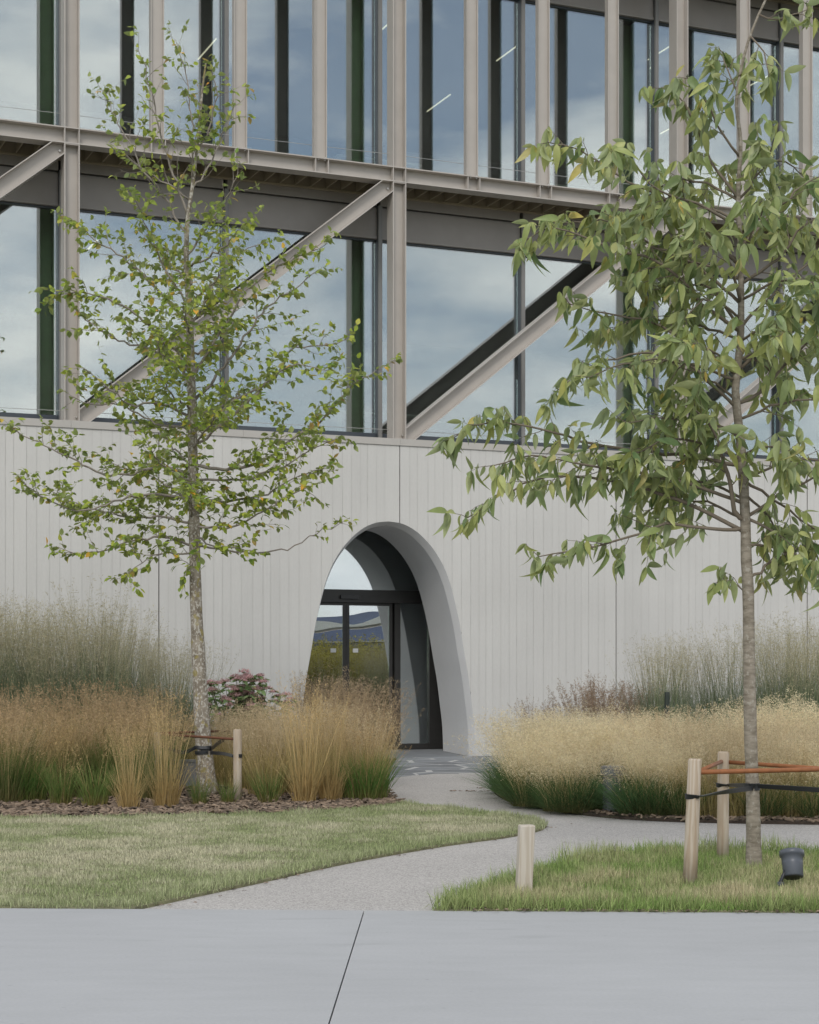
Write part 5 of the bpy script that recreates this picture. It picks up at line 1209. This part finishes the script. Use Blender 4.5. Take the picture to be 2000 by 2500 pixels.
strap(wrap(c1, 0.0525, math.pi * 0.75, math.pi * 1.75, 0.612) + [tuple(c1 * .6 + tt * .4 + [0, -0.03, 0.61])] + wrap(tt, RTK, math.pi * 1.45, math.pi * 2.2, 0.606), 0.034, 1.1, 'black rubber strap from the front stake round the smooth trunk', gs)
c2 = S2 + [0.003, 0, 0]; tt = tz(0.64)
strap(wrap(c2, 0.050, math.pi * 0.75, math.pi * 1.75, 0.592) + [tuple(c2 * .6 + tt * .4 + [0, -0.04, 0.605])] + wrap(tt, RTK, math.pi * 1.2, math.pi * 2.2, 0.622), 0.034, 1.1, 'black rubber strap from the rear stake to the smooth trunk, topmost', gs)
strap(wrap(tt, RTK + 0.004, math.pi * 0.9, math.pi * 1.7, 0.648 - 0.028) + [tuple(tt * .5 + S3 * .5 + [0, -0.05, 0.605])] + wrap(S3, 0.05, math.pi * 1.4, math.pi * 1.9, 0.585), 0.036, 0.5, 'black rubber strap running from the smooth trunk out of the photo', gs)

# stakes of the lichen-barked tree
SL = np.array([*G(580, 1963)[:2], 0.02]); SA = np.array([*at(385, 19.9), 0.02]); SB = np.array([*at(572, 21.9), 0.02])
round_stake(tuple(SL), 0.046, 0.785, (0, 0), 'round wooden stake in bark mulch beside the lichen-barked tree', 'stakes round the lichen-barked tree')
round_stake(tuple(SA), 0.046, 0.72, (0, 0), 'wooden stake sunk among tan grasses beside the lichen-barked tree', 'stakes round the lichen-barked tree')
round_stake(tuple(SB), 0.046, 0.80, (0, 0), 'wooden stake half hidden directly behind the round mulch stake', 'stakes round the lichen-barked tree')
rod(SL + [-0.03, 0, 0.68], SA + [0.04, 0, 0.70], 0.014, 'rod_dark', 'dark rusty rod crossing before the lichen-barked trunk')
rod(SB + [-0.03, 0, 0.67], SA + [0.03, 0.04, 0.71], 0.014, 'rod_dark', 'dark rusty rod passing behind the lichen-barked trunk')
tl_ = loc + [np.interp(0.5, TS[:, 2], TS[:, 0]), 0, 0]; tl_[2] = 0
gs = 'rubber straps on the lichen-barked tree'
strap(wrap(SL, 0.05, -1.2, math.pi, 0.52) + [tuple(SL * .6 + tl_ * .4 + [0, -0.03, 0.51])] + wrap(tl_, 0.10, -0.6, -2.8, 0.50), 0.04, 0.8, 'black rubber strap from the mulch stake round the lichen-barked trunk', gs)
strap(wrap(tl_, 0.102, -0.4, -2.6, 0.56) + [tuple(tl_ * .55 + SA * .45 + [0, -0.05, 0.50])] + [tuple(SA + [0.05, 0, 0.57])], 0.04, 0.6, 'slack black strap from the lichen-barked trunk into the tan grasses', gs)
strap([tuple(SB + [-0.05, -0.05, 0.60]), tuple(SB * .5 + tl_ * .5 + [0, -0.05, 0.57])] + wrap(tl_, 0.098, -0.1, -1.8, 0.545), 0.045, 0.3, 'black rubber strap from the hidden stake to the lichen-barked trunk', gs)

# short square post at the corner of the right lawn
mb = MB(); w, hgt = 0.048, 0.462; c = 0.006
prof = [(-w, -w + c), (-w + c, -w), (w - c, -w), (w, -w + c), (w, w - c), (w - c, w), (-w + c, w), (-w, w - c)]
lean = (0.022, 0.0)
lv_ = [(-0.02, 1.0), (hgt - 0.006, 1.0), (hgt, 0.93)]
vs = [(p[0] * s + lean[0] * z / hgt, p[1] * s, z) for z, s in lv_ for p in prof]
mb.add(vs, [(k * 8 + i, k * 8 + (i + 1) % 8, k * 8 + 8 + (i + 1) % 8, k * 8 + 8 + i) for k in range(2) for i in range(8)] + [tuple(range(16, 24))])
post = mb.build('marker_post', M['post']); post.location = (*G(1278, 2192)[:2], 0.0); post.rotation_euler = (0, 0, 0.12)
tag(post, 'short pale square wooden post at the lawn corner by the path', 'post')

# spotlight in the grass
sp = empty('garden_spotlight', (*G(1930, 2178)[:2], 0.02), 0.1, label='grey cylindrical garden spotlight tilted up in the grass beside the smooth trunk', cat='spotlight')
hd_ = MB().lathe([(0.060, 0.0), (0.064, 0.004), (0.066, 0.085), (0.067, 0.088), (0.067, 0.091), (0.069, 0.135), (0.079, 0.140), (0.080, 0.172), (0.074, 0.175), (0.072, 0.160), (0.0, 0.158)], 32).build('lamp_housing', M['lamp'], sp, smooth=False)
for p in hd_.data.polygons: p.use_smooth = len(p.vertices) == 4
hd_.location = (0.02, 0, 0.075); hd_.rotation_euler = (math.radians(-24), math.radians(4), 0)
MB().lathe([(0.0, -0.004), (0.057, -0.003), (0.058, 0.003), (0, 0.003)], 24).build('base_cap', M['lamp_dark'], hd_)
MB().tube([(-0.075, -0.01, 0.0), (-0.07, -0.01, 0.04), (-0.05, -0.008, 0.085), (-0.03, 0, 0.12)], [0.013, 0.013, 0.012, 0.011], 10).build('bracket', M['lamp_dark'], sp, smooth=True)
MB().lathe([(0.0, 0), (0.022, 0.0), (0.022, 0.02), (0, 0.02)], 16).build('joint_knob', M['lamp'], sp).location = (-0.072, -0.02, 0.028)
MB().lathe([(0.035, -0.02), (0.035, 0.008), (0.02, 0.012)], 16).build('ground_spike', M['lamp_dark'], sp).location = (-0.078, -0.01, 0.0)

sp.scale = (1.02, 1.02, 1.02)
# bollard lamp standing in the hair grass
bo = empty('bollard_lamp', (*at(1496, 17.62), 0.02), label='low grey bollard lamp half hidden in the golden hair grass', cat='bollard lamp')
MB().lathe([(0.094, 0.0), (0.094, 0.315), (0.09, 0.318)], 28).build('column', M['can'], bo, smooth=False)
MB().lathe([(0.082, 0.318), (0.082, 0.35)], 24).build('light_band', M['hose'], bo)
MB().lathe([(0.112, 0.352), (0.115, 0.355), (0.115, 0.435), (0.108, 0.44)], 28).build('cap', M['can'], bo)
MB().lathe([(0.099, 0.322), (0.099, 0.336)], 28).build('ring', M['can'], bo)
bo.scale = (1.06, 1.06, 1.06)
# slim dark bollard by the wall
db = MB().tube([(0, 0, 0), (0, 0, 0.5), (0.012, 0, 1.06), (0.012, 0, 1.085), (0.012, 0, 1.12), (0.012, 0, 1.125)], [0.036, 0.036, 0.036, 0.036, 0.032, 0.02], 12).build('slim_bollard', M['darkpost'], smooth=False)
db.location = (*at(1627, 24.2), 0.02); tag(db, 'slim dark green bollard rising from grasses against the pale wall', 'bollard')
# irrigation hose on the edge of the right bed
hp = [(*G(x, y)[:2], 0.03) for x, y in ((1855, 2004), (1880, 2009), (1910, 2006), (1940, 2011), (1975, 2007), (2020, 2010))]
tag(MB().tube(smooth_line(np.array(hp), 0.05), 0.006, 6).build('irrigation_hose', M['hose'], smooth=True), 'thin pale hose lying wavy along the mulch edge behind the staked tree', 'hose')
# grey box behind the lichen-barked trunk
bx_ = MB().box(-0.16, 0.16, -0.1, 0.1, 0, 0.30).box(-0.17, 0.17, -0.11, 0.11, 0.30, 0.325).build('valve_box', M['can']); bx_.location = (*at(450, 21.6), 0.02)
tag(bx_, 'small grey box with lid in the grass just beside the lichen-barked trunk', 'box')
